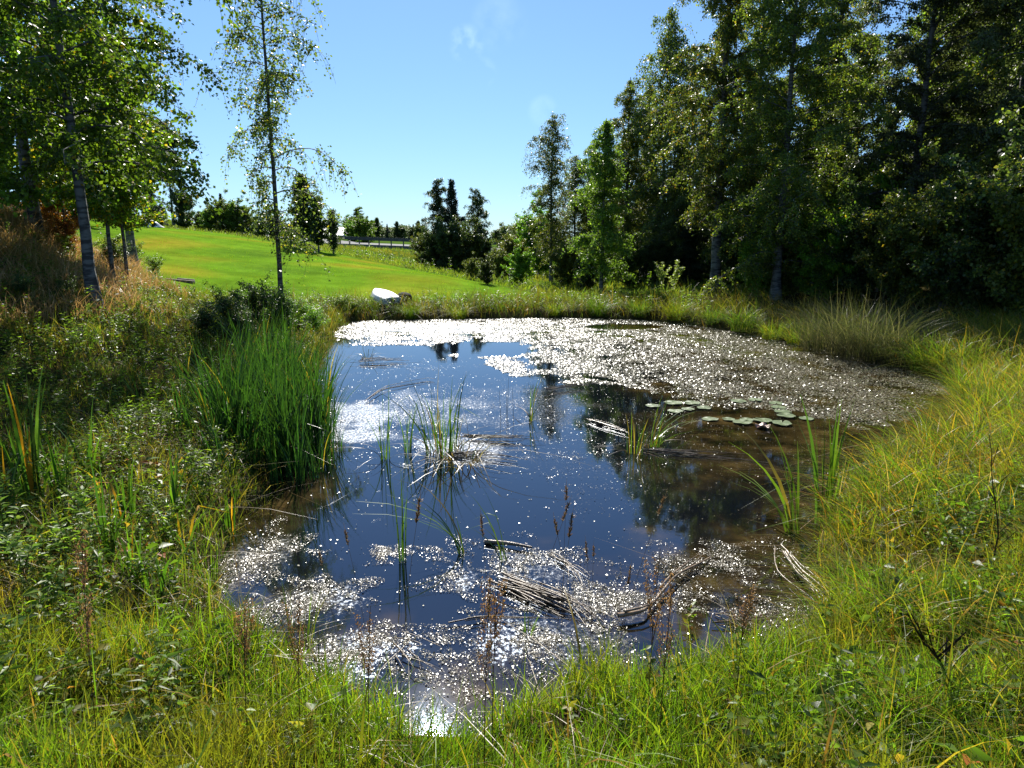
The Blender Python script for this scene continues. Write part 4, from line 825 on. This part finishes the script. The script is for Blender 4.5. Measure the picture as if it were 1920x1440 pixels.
def boxes(name, lst, mats, parent=None, bevel=.0, loc=(0, 0, 0)):
    V = []; F = []
    for c, s in lst:
        v, f = boxv(c, s); F += [tuple(i + len(V) for i in q) for q in f]; V += v
    o = link(name, mesh(name, V, F, None, mats), parent, loc)
    if bevel: b = o.modifiers.new('bevel', 'BEVEL'); b.width = bevel; b.segments = 2
    return o
Bm = .60; k_ = Acc(); yy = np.linspace(0, L_ * .93, 12); tt = yy / L_
k_.add(*tube(np.stack([0 * yy, yy, Dp * (1.01 - .17 * tt)], -1), .020, 5), np.array([.6, .6, .6])); link('keel', mesh('keel', k_.get()[0], k_.get()[1], None, [M_HULLS], True), bt)
for sx in (-1, 1):
    g_ = Acc(); ww = Bm * (1 - np.clip((tt - .4) / .6, 0, 1) ** 2.4 * .86) * (.78 + .22 * np.minimum(1, tt / .4) ** .7); g_.add(*tube(np.stack([sx * ww * 1.01, yy, .02 + .10 * tt ** 2], -1), .022, 5))
    link('gunwale', mesh('gunwale', g_.get()[0], g_.get()[1], None, [M_HULLS], True), bt)
boxes('outboard_pad', [((0, -.06, Dp * .45), (.24, .03, .22))], [M_WOOD], bt, .006)
# black tub upside down
tp_ = on_ground(744, 577); tb = bpy.data.objects.new('plastic_tub', None); COL.objects.link(tb); tb.location = (tp_[0] + .18, tp_[1] + .45, tp_[2] + .12); tb.rotation_euler = (R(14), R(8), 0); tb.scale = (.85, .85, .85)
tag(tb, 'black rounded plastic tub upside down right of the boat', 'tub')
V = []; F = []; pr = [(.36, 0), (.36, .05), (.335, .06), (.31, .25), (.26, .36), (.16, .41), (.001, .42)]; q = 24
for r_, z_ in pr:
    for j in range(q): V.append((r_ * math.cos(j * 6.28318 / q), r_ * math.sin(j * 6.28318 / q), z_))
for i in range(len(pr) - 1):
    for j in range(q): F.append((i * q + j, i * q + (j + 1) % q, (i + 1) * q + (j + 1) % q, (i + 1) * q + j))
link('body', mesh('body', V, F, None, [M_RUB], True), tb)
r_ = Acc(); a_ = np.linspace(0, 6.2832, 25); r_.add(*tube(np.stack([.37 * np.cos(a_), .37 * np.sin(a_), 0 * a_ + .02], -1), .022, 6)); link('rim', mesh('rim', r_.get()[0], r_.get()[1], None, [M_RUB], True), tb)
# old timber at the end of the knoll, white sheets at the top of the field
tm_ = on_ground(338, 528); w_ = boxes('old_timber', [((0, 0, .02), (1.0, .14, .11)), ((.15, .2, .07), (.6, .12, .09))], [M_WOOD], None, .02, (tm_[0], tm_[1], tm_[2])); w_.rotation_euler = (0, R(6), R(12))
tag(w_, 'short weathered timbers lying on the end of the brown knoll', 'timber')
def sheet(seed, w, d, h, label, loc, rz):
    g = np.random.default_rng(seed); n = 16; X, Y = np.meshgrid(np.linspace(-1, 1, n), np.linspace(-1, 1, n), indexing='ij')
    Z = h * np.clip(1 - X ** 4, 0, 1) * np.clip(1 - Y ** 2, 0, 1) * (1 + .25 * noise(X * w, Y * d, 1.1, seed)) + .02
    V = np.concatenate([np.stack([X.ravel() * w, Y.ravel() * d, Z.ravel()], -1), np.stack([X.ravel() * w, Y.ravel() * d, Z.ravel() * 0 - .1], -1)]); i = np.arange(n * n).reshape(n, n)
    F = np.stack([i[:-1, :-1], i[1:, :-1], i[1:, 1:], i[:-1, 1:]], -1).reshape(-1, 4); o = link('white_tarpaulin', mesh('white_tarpaulin', V, np.concatenate([F, F[:, ::-1] + n * n]), None, [M_HULL], True), loc=loc); o.rotation_euler = (0, 0, rz); tag(o, label, 'tarpaulin')
f_ = at(285, 428, 56); sheet(1, .75, .5, .42, 'white tarpaulin over a low heap at the top left of the mown field', (f_[0], f_[1], gz(f_[0], f_[1])), -.2)
f_ = at(268, 424, 57); sheet(2, .6, .4, .30, 'smaller white sheet left of the tarpaulin on the field', (f_[0], f_[1], gz(f_[0], f_[1])), .2)

# ------------------------------------------------------------------ ROAD, GUARD RAIL, BRIDGE, HOUSE
M_ROAD = plain_mat('road_concrete', (.16, .155, .15), .95, (.12, .12, .115), 1.5, .1)
M_STEEL = plain_mat('galvanised_steel', (.10, .10, .10), .7, (.06, .06, .06), 3, .05, spec=.2)
M_DARKC = plain_mat('bridge_concrete', (.10, .095, .085), .9, (.05, .045, .04), 1.0, .3)
rp = [(430, 439.5, 88), (520, 447, 84), (600, 455, 81), (700, 459, 79), (830, 464, 77), (960, 468.5, 75), (1080, 472, 74), (1250, 474, 74)]
RP = np.array([at(*p) for p in rp]); tq = np.linspace(0, 1, 40); RL = np.stack([np.interp(tq, np.linspace(0, 1, len(RP)), RP[:, k]) for k in range(3)], -1)
dr = unit(np.gradient(RL, axis=0)); nrm_ = np.stack([-dr[:, 1], dr[:, 0], 0 * dr[:, 0]], -1)
sec = [(0, 0), (0, .0), (7, .05), (7, -.45), (0, -.45)]
sec = [(0, 0), (7, .02), (7, -.40), (0, -.40)]
V = np.stack([RL + nrm_ * o + np.array([0, 0, z_]) for o, z_ in sec], 1).reshape(-1, 3); F = []
for i in range(39):
    for j in range(4): F.append((i * 4 + j, i * 4 + (j + 1) % 4, (i + 1) * 4 + (j + 1) % 4, (i + 1) * 4 + j))
tag(link('road', mesh('road', V, F, None, [M_ROAD])), kind='structure')
gr_ = bpy.data.objects.new('guard_rail', None); COL.objects.link(gr_); gr_.location = tuple(RL[0]); tag(gr_, 'dark steel guard rail running along the raised road behind the field', 'guard rail')
c0 = RL[0]; RR = RL + nrm_ * .5 - c0; V = np.stack([RR + nrm_ * o + np.array([0, 0, z_]) for o, z_ in [(0, .45), (.04, .47), (0, .60), (0, .62), (.05, .70), (0, .80), (-.08, .80), (-.08, .45)]], 1).reshape(-1, 3); F = []
for i in range(39):
    for j in range(8): F.append((i * 8 + j, i * 8 + (j + 1) % 8, (i + 1) * 8 + (j + 1) % 8, (i + 1) * 8 + j))
link('rail', mesh('rail', V, F, None, [M_STEEL]), gr_)
pv, pf = boxv((0, 0, .25), (.12, .10, 1.0)); pm = mesh('post', pv, pf, None, [M_STEEL])
for i in range(0, 40, 1): link('post', pm, gr_, tuple(RR[i] + nrm_[i] * .1))
br_ = bpy.data.objects.new('road_bridge', None); COL.objects.link(br_); bc = at(915, 467, 75.5); br_.location = (bc[0], bc[1], 0)
tag(br_, 'low dark road bridge over the stream, half hidden by trees', 'bridge')
zt = bc[2] - .45
boxes('abutment', [((-4.6, 3.4, zt / 2 - .8), (1.2, 7, zt + 1.6))], [M_DARKC], br_, .05); boxes('abutment', [((7.5, 3.4, zt / 2 - .8), (1.2, 7, zt + 1.6))], [M_DARKC], br_, .05)
boxes('girder', [((1.6, .4, zt - .32), (13, .35, .6)), ((1.6, 6, zt - .32), (13, .35, .6))], [M_DARKC], br_, .03)
boxes('culvert_wall', [((1.6, 6.9, zt / 2 - 1.0), (13, .3, zt + .6))], [M_DARKC], br_)
hs = at(612, 448, 118); he = bpy.data.objects.new('house', None); COL.objects.link(he); he.location = (hs[0], hs[1], hs[2] - 1.5); he.rotation_euler = (0, 0, .3)
tag(he, 'small house with a pale roof showing above the road', 'house')
M_HW = plain_mat('house_boards', (.16, .14, .13), .8, (.13, .11, .10), 3, .1); M_HR = plain_mat('pale_roof', (.55, .57, .58), .35, (.5, .5, .5), 3, .05)
boxes('wall', [((0, 0, 1.1), (6, 4.5, 2.2))], [M_HW], he)
V = [(-3.3, -2.6, 2.1), (3.3, -2.6, 2.1), (3.3, 0, 3.4), (-3.3, 0, 3.4), (3.3, 2.6, 2.1), (-3.3, 2.6, 2.1)]; V += [(a, b, c - .15) for a, b, c in V]
F = [(0, 1, 2, 3), (3, 2, 4, 5), (7, 6, 9, 8), (8, 9, 11, 10), (0, 6, 7, 1), (5, 4, 10, 11), (1, 7, 8, 2), (2, 8, 10, 4), (0, 3, 9, 6), (3, 5, 11, 9)]
link('roof', mesh('roof', V, F, None, [M_HR]), he)
wn = boxes('window', [((-1.3, -2.27, 1.2), (.9, .06, .9))], [M_HR], he); boxes('pane', [((-1.3, -2.31, 1.2), (.72, .03, .72))], [plain_mat('window_glass', (.02, .03, .04), .1)], wn)
wn = boxes('window', [((1.3, -2.27, 1.2), (.9, .06, .9))], [M_HR], he); boxes('pane', [((1.3, -2.31, 1.2), (.72, .03, .72))], [bpy.data.materials['window_glass']], wn)

# ------------------------------------------------------------------ TREES
BC = [(.12, .155, .035), (.18, .21, .04), (.07, .10, .03), (.33, .23, .03)]
LM = [(.13, .23, .025), (.19, .29, .03), (.08, .14, .025), (.40, .28, .02)]
DK = [(.05, .075, .025), (.08, .105, .03), (.03, .045, .02), (.14, .12, .03)]
# hero birch by the pond
T = tree_mesh(1, 10.6, 1.5, 1.9, .066, nbr=62, twigs=15, per=26, leaf=.066, droop=1.0, cols=BC, wts=[.45, .2, .3, .05], dens_gap=.4, twl=(.45, 1.0), prof='column')
hb = at(527, 560, 18.6); put_tree('birch_tree', T, hb[0], hb[1], 'slender airy birch standing alone at the left pond edge, reaching out of the frame', 'birch', s=1.1)
# left group
T = tree_mesh(2, 9.5, 2.5, 2.2, .092, nbr=66, twigs=19, per=52, leaf=.072, droop=.8, cols=LM, wts=[.5, .25, .23, .02], dens_gap=.1, lean=(-.025, .0), twl=(.4, 1.0), prof='round')
lb_ = at(172, 512, 12); put_tree('birch_tree', T, lb_[0], lb_[1], 'birch with a thick grey leaning trunk and lush green crown at the left', 'birch')
T2 = tree_mesh(3, 7.6, 2.6, 1.0, .10, nbr=66, twigs=21, per=60, leaf=.075, droop=.6, cols=LM, wts=[.55, .25, .19, .01], dens_gap=.1, prof='round')
put_tree('birch_tree', T2, -9.3, 11.3, 'bright green birch nearest the left picture edge, its trunk out of frame', 'birch')
put_tree('birch_tree', T2, -14.2, 19.5, 'lush green tree filling the left corner behind the knoll', 'birch', rz=2.4, s=1.25)
T3 = tree_mesh(4, 11.5, 2.8, 2.6, .13, nbr=64, twigs=15, per=28, leaf=.07, droop=.8, cols=BC, wts=[.4, .15, .4, .05], dens_gap=.1)
p = at(60, 405, 15.5); put_tree('birch_tree', T3, p[0], p[1], 'dark birch with a pale trunk standing on the brown knoll', 'birch')
p = at(245, 450, 28); put_tree('birch_tree', T3, p[0], p[1], 'tall fine leaved birch behind the left group, spreading over the sky', 'birch', rz=2.0, s=1.25)
T4 = tree_mesh(5, 5.4, 1.15, 1.3, .05, nbr=50, twigs=14, per=36, leaf=.08, droop=.3, cols=[(.12, .2, .02), (.2, .24, .02), (.07, .11, .02), (.4, .26, .02)], wts=[.4, .3, .2, .1], prof='round')
p = at(207, 478, 15.5); put_tree('young_birch', T4, p[0], p[1], 'slim young birch with yellow green leaves left of the mown field', 'birch')
p = at(236, 490, 16.5); put_tree('young_birch', T4, p[0], p[1], 'young birch with a very thin trunk at the edge of the mown field', 'birch', rz=1.7, s=.9)
p = at(128, 470, 17); put_tree('young_birch', T4, p[0], p[1], 'young yellowing birch between the two big left trunks', 'birch', rz=3.1, s=.7)
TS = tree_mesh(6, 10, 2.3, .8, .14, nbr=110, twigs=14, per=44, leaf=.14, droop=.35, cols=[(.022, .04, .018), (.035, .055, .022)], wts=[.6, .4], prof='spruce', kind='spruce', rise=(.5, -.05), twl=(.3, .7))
for (u, v, y, s, rz, lb) in [(-10, 375, 40, .9, 0, 'dark spruce at the left picture edge behind the knoll'), (95, 385, 42, .95, 1, 'dark spruce behind the pale trunked birch'), (160, 398, 44, .9, 2, 'spruce half hidden behind the leaning trunk'), (285, 415, 52, .45, 3, 'small dark spruce at the top of the field')]:
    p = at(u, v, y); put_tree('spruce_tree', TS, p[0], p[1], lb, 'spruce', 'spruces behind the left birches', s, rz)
# far trees of the left skyline
TA = tree_mesh(7, 9.5, 1.5, 4.3, .13, nbr=50, twigs=12, per=36, leaf=.16, droop=.6, cols=DK, wts=[.5, .3, .15, .05], prof='round', twl=(.5, 1.1))
p = at(325, 414, 70); put_tree('pine_tree', TA, p[0], p[1], 'tall thin tree with a long bare trunk on the left skyline', 'tree')
p = at(288, 412, 72); put_tree('pine_tree', TA, p[0], p[1], 'tree with a bare trunk just left of the tallest skyline tree', 'tree', rz=2, s=1.02)
BU = [tree_mesh(20 + i, 3.0, 1.5, .05, .05, nbr=60, twigs=12, per=50, leaf=l, droop=.1, cols=c, wts=w, prof='round', rise=(1.0, .6), twl=(.25, .6), kind='bush', bark=M_BARK) for i, (l, c, w) in enumerate([(.10, DK, [.4, .35, .2, .05]), (.10, LM, [.4, .3, .28, .02]), (.09, BC, [.45, .3, .2, .05])])]
for (u, v, y, s, t, lb) in [(345, 416, 68, .95, 0, 'dark rounded bush right of the bare trunked tree'), (393, 428, 66, .6, 1, 'low light green bush on the skyline of the field'), (415, 432, 66, .85, 2, 'rounded mid green bush at the end of the hedge row'),
    (440, 438, 66, .85, 1, 'bright green bush left of the road'), (462, 441, 66, .75, 2, 'bush touching the left end of the road'), (375, 424, 67, .5, 2, 'small olive bush between dark and light ones'), (492, 458, 60, .45, 0, 'small dark shrub below the road'),
    (297, 418, 58, .5, 0, 'dark shrub behind the white tarpaulin'), (512, 452, 80, .7, 0, 'bush beside the road, left of the lone birch trunk')]:
    p = at(u, v, y); put_tree('bush', BU[t], p[0], p[1], lb, 'bush', 'bushes on the field skyline', s, rng.uniform(0, 6.28))
TD = tree_mesh(30, 5.0, 1.25, .7, .08, nbr=60, twigs=12, per=40, leaf=.14, droop=.3, cols=DK, wts=[.45, .35, .15, .05], prof='birch', twl=(.3, .7))
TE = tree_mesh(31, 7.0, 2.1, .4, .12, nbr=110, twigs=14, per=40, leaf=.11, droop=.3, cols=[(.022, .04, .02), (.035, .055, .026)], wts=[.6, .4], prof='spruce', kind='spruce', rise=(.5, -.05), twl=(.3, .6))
p = at(418, 434, 72); put_tree('spruce_tree', TE, p[0], p[1], 'pointed spruce rising above the bushes on the skyline', 'spruce', s=.55)
p = at(572, 470, 49); put_tree('young_tree', TD, p[0], p[1], 'leafy young tree at the far field edge behind the lone birch', 'tree', s=.98)
p = at(598, 474, 48); put_tree('young_tree', TD, p[0], p[1], 'paler young tree at the far field edge, right of the leafy one', 'tree', s=.72, rz=2)
TG = tree_mesh(34, 5.0, 1.9, .3, .08, nbr=60, twigs=10, per=34, leaf=.17, droop=.2, cols=[(.08, .11, .05), (.12, .15, .06), (.05, .07, .04)], wts=[.5, .3, .2], prof='round', twl=(.4, .8))  # far wood: leaf colours lightened and greyed, distance haze put into them
TC = tree_mesh(32, 2.8, .5, .1, .05, nbr=50, twigs=7, per=26, leaf=.09, droop=.05, cols=DK, wts=[.4, .45, .1, .05], prof='column', rise=(1.2, 1.0), twl=(.15, .35))
p = at(626, 480, 48); put_tree('columnar_bush', TC, p[0], p[1], 'narrow dark columnar bush on the far field edge', 'bush')
# distant wood beyond the road: separate trees
far_lb = 'small far tree in the wood beyond the road'
for i in range(150):
    u = rng.choice([rng.uniform(470, 600), rng.uniform(630, 800), rng.uniform(640, 800), rng.uniform(925, 1010)]); y = rng.uniform(125, 240)
    hpx = rng.uniform(20, 40) if u < 700 else rng.uniform(14, 30)
    if 660 < u < 676: hpx = 44
    p = at(u, 450, y); h = hpx / FPX * y + (2.5 - gz(p[0], p[1])); sp = rng.random() < .35
    put_tree('far_spruce' if sp else 'far_tree', TE if sp else TG, p[0], p[1], ('pointed' if sp else 'rounded') + ' ' + far_lb, 'tree', 'far wood beyond the road', h / (7.0 if sp else 5.0) * (1.0 if sp else 1.2), rng.uniform(0, 6.28), sz=h / (7.0 if sp else 6.0))
for (u, hp, lb) in [(672, 46, 'tallest far pine above the guard rail'), (708, 30, 'dark rounded far tree right of the tallest pine'), (745, 24, 'low far tree pair toward the middle clump'), (785, 26, 'far tree next to the middle clump')]:
    p = at(u, 452, 130); put_tree('far_tree', TD if hp < 40 else TA, p[0], p[1], lb, 'tree', None, (hp / FPX * 130 + .8) / (5 if hp < 40 else 9.5), 1.0)
p = at(683, 452, 92); put_tree('bush', BU[1], p[0], p[1], 'pale green bush just beyond the guard rail', 'bush', s=1.0)
p = at(660, 452, 93); put_tree('bush', BU[1], p[0], p[1], 'second pale bush beyond the guard rail, left of the first', 'bush', s=.8)
# the middle clump by the bridge
TB = tree_mesh(33, 8.2, 1.35, 1.2, .10, nbr=70, twigs=13, per=36, leaf=.10, droop=.75, cols=DK, wts=[.4, .35, .2, .05], prof='round', twl=(.4, .9))
p = at(848, 512, 55); put_tree('spruce_tree', TE, p[0], p[1], 'dark spruce with a forked tip in the clump before the bridge', 'spruce', s=1.0, sz=.97)
p = at(822, 508, 56); put_tree('birch_tree', TB, p[0], p[1], 'birch on the left side of the dark clump', 'birch', s=.82)
p = at(896, 508, 56); put_tree('birch_tree', TB, p[0], p[1], 'slender birch right of the forked spruce', 'birch', s=.75, rz=2.2)
for (u, v, y, s, t, lb) in [(815, 508, 54, .75, 0, 'dark bush at the left foot of the clump'), (845, 514, 52, .85, 0, 'dark bush at the foot of the forked spruce'), (880, 516, 51, .85, 0, 'dark bush right of the spruce foot'), (905, 512, 55, .7, 0, 'dark bush at the right foot of the clump'),
    (795, 500, 58, .7, 2, 'mid green sapling bush at the left of the clump'), (935, 532, 44, .50, 2, 'grey leaved bush before the bridge'), (958, 528, 46, .72, 2, 'taller grey leaved bush before the bridge opening'), (975, 538, 38, .5, 1, 'pale green bush at the foot of the right hand trees'),
    (912, 545, 36, .32, 0, 'small dark bush at the right end of the mown field'), (885, 535, 40, .33, 2, 'low bush on the bank behind the field'), (1010, 520, 50, 1.15, 1, 'large leafy bush at the left end of the forest'), (985, 515, 56, 1.05, 2, 'leafy bush beside the bridge end')]:
    p = at(u, v, y); put_tree('bush', BU[t], p[0], p[1], lb, 'bush', 'bushes by the stream', s, rng.uniform(0, 6.28))
# right-hand forest edge
R1 = tree_mesh(41, 9.2, 1.45, 1.5, .10, nbr=76, twigs=14, per=30, leaf=.08, droop=.85, cols=BC, wts=[.45, .2, .3, .05], twl=(.5, 1.1), prof='round')
R2 = tree_mesh(42, 7.6, 1.5, .9, .09, nbr=80, twigs=16, per=44, leaf=.08, droop=.7, cols=[(.13, .19, .03), (.19, .25, .035), (.08, .12, .03)], wts=[.5, .25, .25], twl=(.4, .9), prof='column')
R3 = tree_mesh(43, 13.0, 2.3, 2.6, .19, nbr=100, twigs=19, per=66, leaf=.072, droop=.85, cols=BC + [(.3, .17, .03)], wts=[.42, .25, .24, .07, .02], twl=(.5, 1.0), prof='column')
R4 = tree_mesh(44, 13.5, 2.8, 1.2, .16, nbr=104, twigs=19, per=66, leaf=.075, droop=.85, cols=[(.12, .165, .03), (.19, .22, .035), (.06, .09, .025), (.30, .22, .03)], wts=[.45, .3, .2, .05], twl=(.5, 1.1), prof='column')
R5 = tree_mesh(45, 13.0, 2.9, 1.5, .17, nbr=100, twigs=19, per=66, leaf=.072, droop=.7, cols=[(.10, .125, .055), (.16, .19, .09), (.06, .075, .035)], wts=[.5, .25, .25], twl=(.5, 1.1), prof='round')
for (nm, T_, u, v, y, s, rz, lb, sz) in [
    ('birch_tree', R1, 1033, 525, 41, .98, 0, 'pale airy birch at the left end of the right hand forest', 1.0), ('birch_tree', R2, 1127, 548, 31, .95, 1, 'bright green birch with a light trunk in front of the forest', 1.0),
    ('birch_tree', R1, 1075, 530, 45, 1.0, 2.5, 'greyish birch between the pale airy one and the bright one', .8), ('birch_tree', R3, 1172, 545, 38, .86, 0.5, 'tall birch behind the bright green one', .92), ('birch_tree', R1, 1235, 545, 36, 1.15, 1.9, 'drooping birch rising left of the thick trunked one', 1.2),
    ('birch_tree', R3, 1340, 548, 27.5, 1.0, 0, 'big birch with a thick trunk and yellowing leaves behind the sedge bank', 1.08), ('birch_tree', R4, 1453, 575, 24, .95, .8, 'broad green tree standing close to the water', .93), ('birch_tree', R3, 1530, 565, 29, 1.05, 2.2, 'tall tree just left of the gap of sky in the forest', 1.05),
    ('birch_tree', R5, 1690, 585, 24.5, 1.0, 1.2, 'tree with several steep dark limbs at the right', .98), ('birch_tree', R5, 1860, 590, 23.5, 1.1, 2.9, 'dark grey leaved tree near the right picture edge', 1.15), ('birch_tree', R4, 1790, 575, 28, 1.1, 4.0, 'tall tree behind the two dark ones at the right', 1.15),
    ('birch_tree', R4, 1950, 600, 21, 1.0, 5.1, 'tree at the right picture edge, partly cut off', 1.1)]:
    p = at(u, v, y); put_tree(nm, T_, p[0], p[1], lb, 'birch', None, s, rz, sz=s * sz)
for i, (u, y, s, sz) in enumerate([(1100, 52, .95, .8), (1150, 50, 1.0, .95), (1200, 46, 1.0, 1.0), (1265, 43, 1.0, 1.1), (1310, 40, 1.0, 1.2), (1390, 37, 1.0, 1.3), (1440, 40, 1.0, 1.3), (1500, 36, 1.0, 1.3), (1560, 40, 1.05, 1.25), (1640, 36, 1.05, .95), (1700, 34, 1.1, 1.3), (1760, 33, 1.1, 1.4), (1830, 31, 1.1, 1.4), (1900, 30, 1.1, 1.4), (1960, 28, 1.1, 1.3), (2050, 26, 1.1, 1.2), (1230, 39, .7, .8), (1290, 34, .6, .7), (1410, 31, .6, .7), (1590, 33, .75, .9), (1660, 30, .7, .8)]):
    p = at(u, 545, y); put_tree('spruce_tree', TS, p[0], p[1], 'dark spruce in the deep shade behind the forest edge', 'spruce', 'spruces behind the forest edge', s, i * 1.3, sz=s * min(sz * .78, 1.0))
for i, (u, y, s, sz, T_, lb) in enumerate([(1110, 46, .78, .85, R3, 'rounded birch behind the bright green one, left of the tall one'), (1205, 42, .92, .88, R4, 'broad crowned tree behind the drooping birch'), (1285, 36, .98, .86, R5, 'grey green tree filling the forest left of the thick trunk'), (1400, 33, 1.05, 1.0, R4, 'tall tree between the thick trunk and the one close to the water'),
    (1580, 34, .98, .8, R5, 'lower rounded tree under the gap of sky'), (1745, 31, 1.1, 1.1, R3, 'tall birch showing between the two dark trees at the right'), (1900, 27, 1.1, 1.1, R3, 'tall birch filling the right end of the forest')]):
    p = at(u, 545, y); put_tree('birch_tree', T_, p[0], p[1], lb, 'birch', None, s, i * 2.1 + .4, sz=s * sz)
for (u, v, y, s, t, lb) in [(1060, 535, 37, .6, 2, 'shrub below the two leftmost forest birches'), (1180, 548, 33, .55, 0, 'dark shrub right of the bright birch'), (1235, 548, 33, .6, 0, 'dark shrub in the gap left of the thick trunk'), (1420, 572, 25, .55, 1, 'green shrub left of the foot of the tree close to the water'),
    (1480, 575, 25, .75, 2, 'shrub at the foot of the tree close to the water'), (1545, 578, 23.5, .8, 1, 'yellow green shrub behind the grey reeds'), (1610, 582, 22.5, .8, 0, 'dark shrub above the grey reeds'), (1680, 590, 20.5, .85, 2, 'leafy shrub right of the grey reeds'),
    (1760, 598, 19, .9, 2, 'glossy leaved shrub at the right forest foot'), (1830, 606, 17.5, .95, 0, 'dark shrub at the right forest foot'), (1905, 615, 16.5, 1.0, 2, 'glossy shrub at the right picture edge'), (1640, 575, 25, 1.0, 1, 'lighter shrub under the sky gap'), (1370, 552, 30, .6, 0, 'dark shrub right of the thick trunk'), (1100, 545, 33, .45, 0, 'low dark shrub left of the bright birch foot')]:
    p = at(u, v, y); put_tree('shrub', BU[t], p[0], p[1], lb, 'shrub', 'shrubs under the forest edge', s, rng.uniform(0, 6.28))
SA = [herb_tpl(300 + i, 1.25, 40, .11, .05, [(.2, .26, .08), (.28, .33, .12)], [.5, .5], branch=5) for i in range(2)]
for i, (u, lb) in enumerate([(1240, 'pale green sapling before the dark forest, left one'), (1262, 'pale green sapling before the dark forest, right one')]):
    p = at(u, 556, 26.5); o = link('sapling', mesh('sapling', *SA[i][:2], SA[i][2], [M_HERB]), loc=(p[0], p[1], gz(p[0], p[1]))); tag(o, lb, 'sapling')
BO = tree_mesh(60, 1.3, .8, .05, .03, nbr=44, twigs=8, per=26, leaf=.06, droop=.1, cols=[(.40, .14, .03), (.34, .20, .04), (.2, .14, .03)], wts=[.5, .3, .2], prof='round', rise=(1.0, .6), twl=(.15, .35), kind='autumn_bush', bark=M_BARK)
for (u, v, y, s_, lb) in [(95, 420, 17, .6, 'rust orange autumn bush beside the pale trunk on the knoll'), (125, 445, 16, .5, 'small orange yellow bush left of the leaning trunk'), (60, 395, 18, .4, 'low reddish bush on the crest of the knoll')]:
    p = at(u, v, y); put_tree('autumn_bush', BO, p[0], p[1], lb, 'bush', None, s_, rng.uniform(0, 6.28))
# shrubs round the left corner of the pond and under the left trees
BS = [tree_mesh(50 + i, 1.2, .65, .03, .02, nbr=40, twigs=8, per=26, leaf=.05, droop=.1, cols=c, wts=w, prof='round', rise=(1.1, .7), twl=(.15, .35), kind='willow_shrub', bark=M_BARK) for i, (c, w) in enumerate([([(.06, .1, .025), (.1, .15, .04), (.03, .05, .02)], [.5, .3, .2]), (LM, [.4, .35, .23, .02])])]
for (u, v, s, t, lb) in [(480, 612, 1.05, 0, 'glinting willow shrub left of the lone birch foot'), (530, 618, .95, 0, 'dark willow shrub at the foot of the lone birch'), (560, 615, .8, 1, 'light willow shrub right of the lone birch foot'), (590, 622, .65, 1, 'small light shrub overhanging the pond corner'),
    (430, 625, .85, 0, 'dark low shrub behind the cattail stand'), (390, 640, .7, 0, 'low shrub farthest left behind the cattail stand'), (510, 600, .9, 1, 'light shrub behind the lone birch'), (450, 645, .7, 0, 'shrub touching the top of the cattail stand'),
    (250, 500, .95, 1, 'leafy shrub under the young birches'), (215, 505, .8, 0, 'dark shrub right of the leaning trunk'), (290, 515, .7, 1, 'light shrub at the right end under the young birches'), (120, 480, .4, 1, 'yellowing shrub left of the leaning trunk'), (640, 588, .55, 1, 'low shrub left of the boat'), (665, 590, .45, 1, 'small shrub touching the boat bow'),
    (40, 560, .4, 0, 'dark shrub at the foot of the knoll by the picture edge'), (130, 570, .4, 0, 'dark shrub below the leaning trunk')]:
    p = on_ground(u, v); put_tree('willow_shrub', BS[t], p[0], p[1], lb, 'shrub', 'shrubs left of the pond', s * .8, rng.uniform(0, 6.28), sz=s * .62)
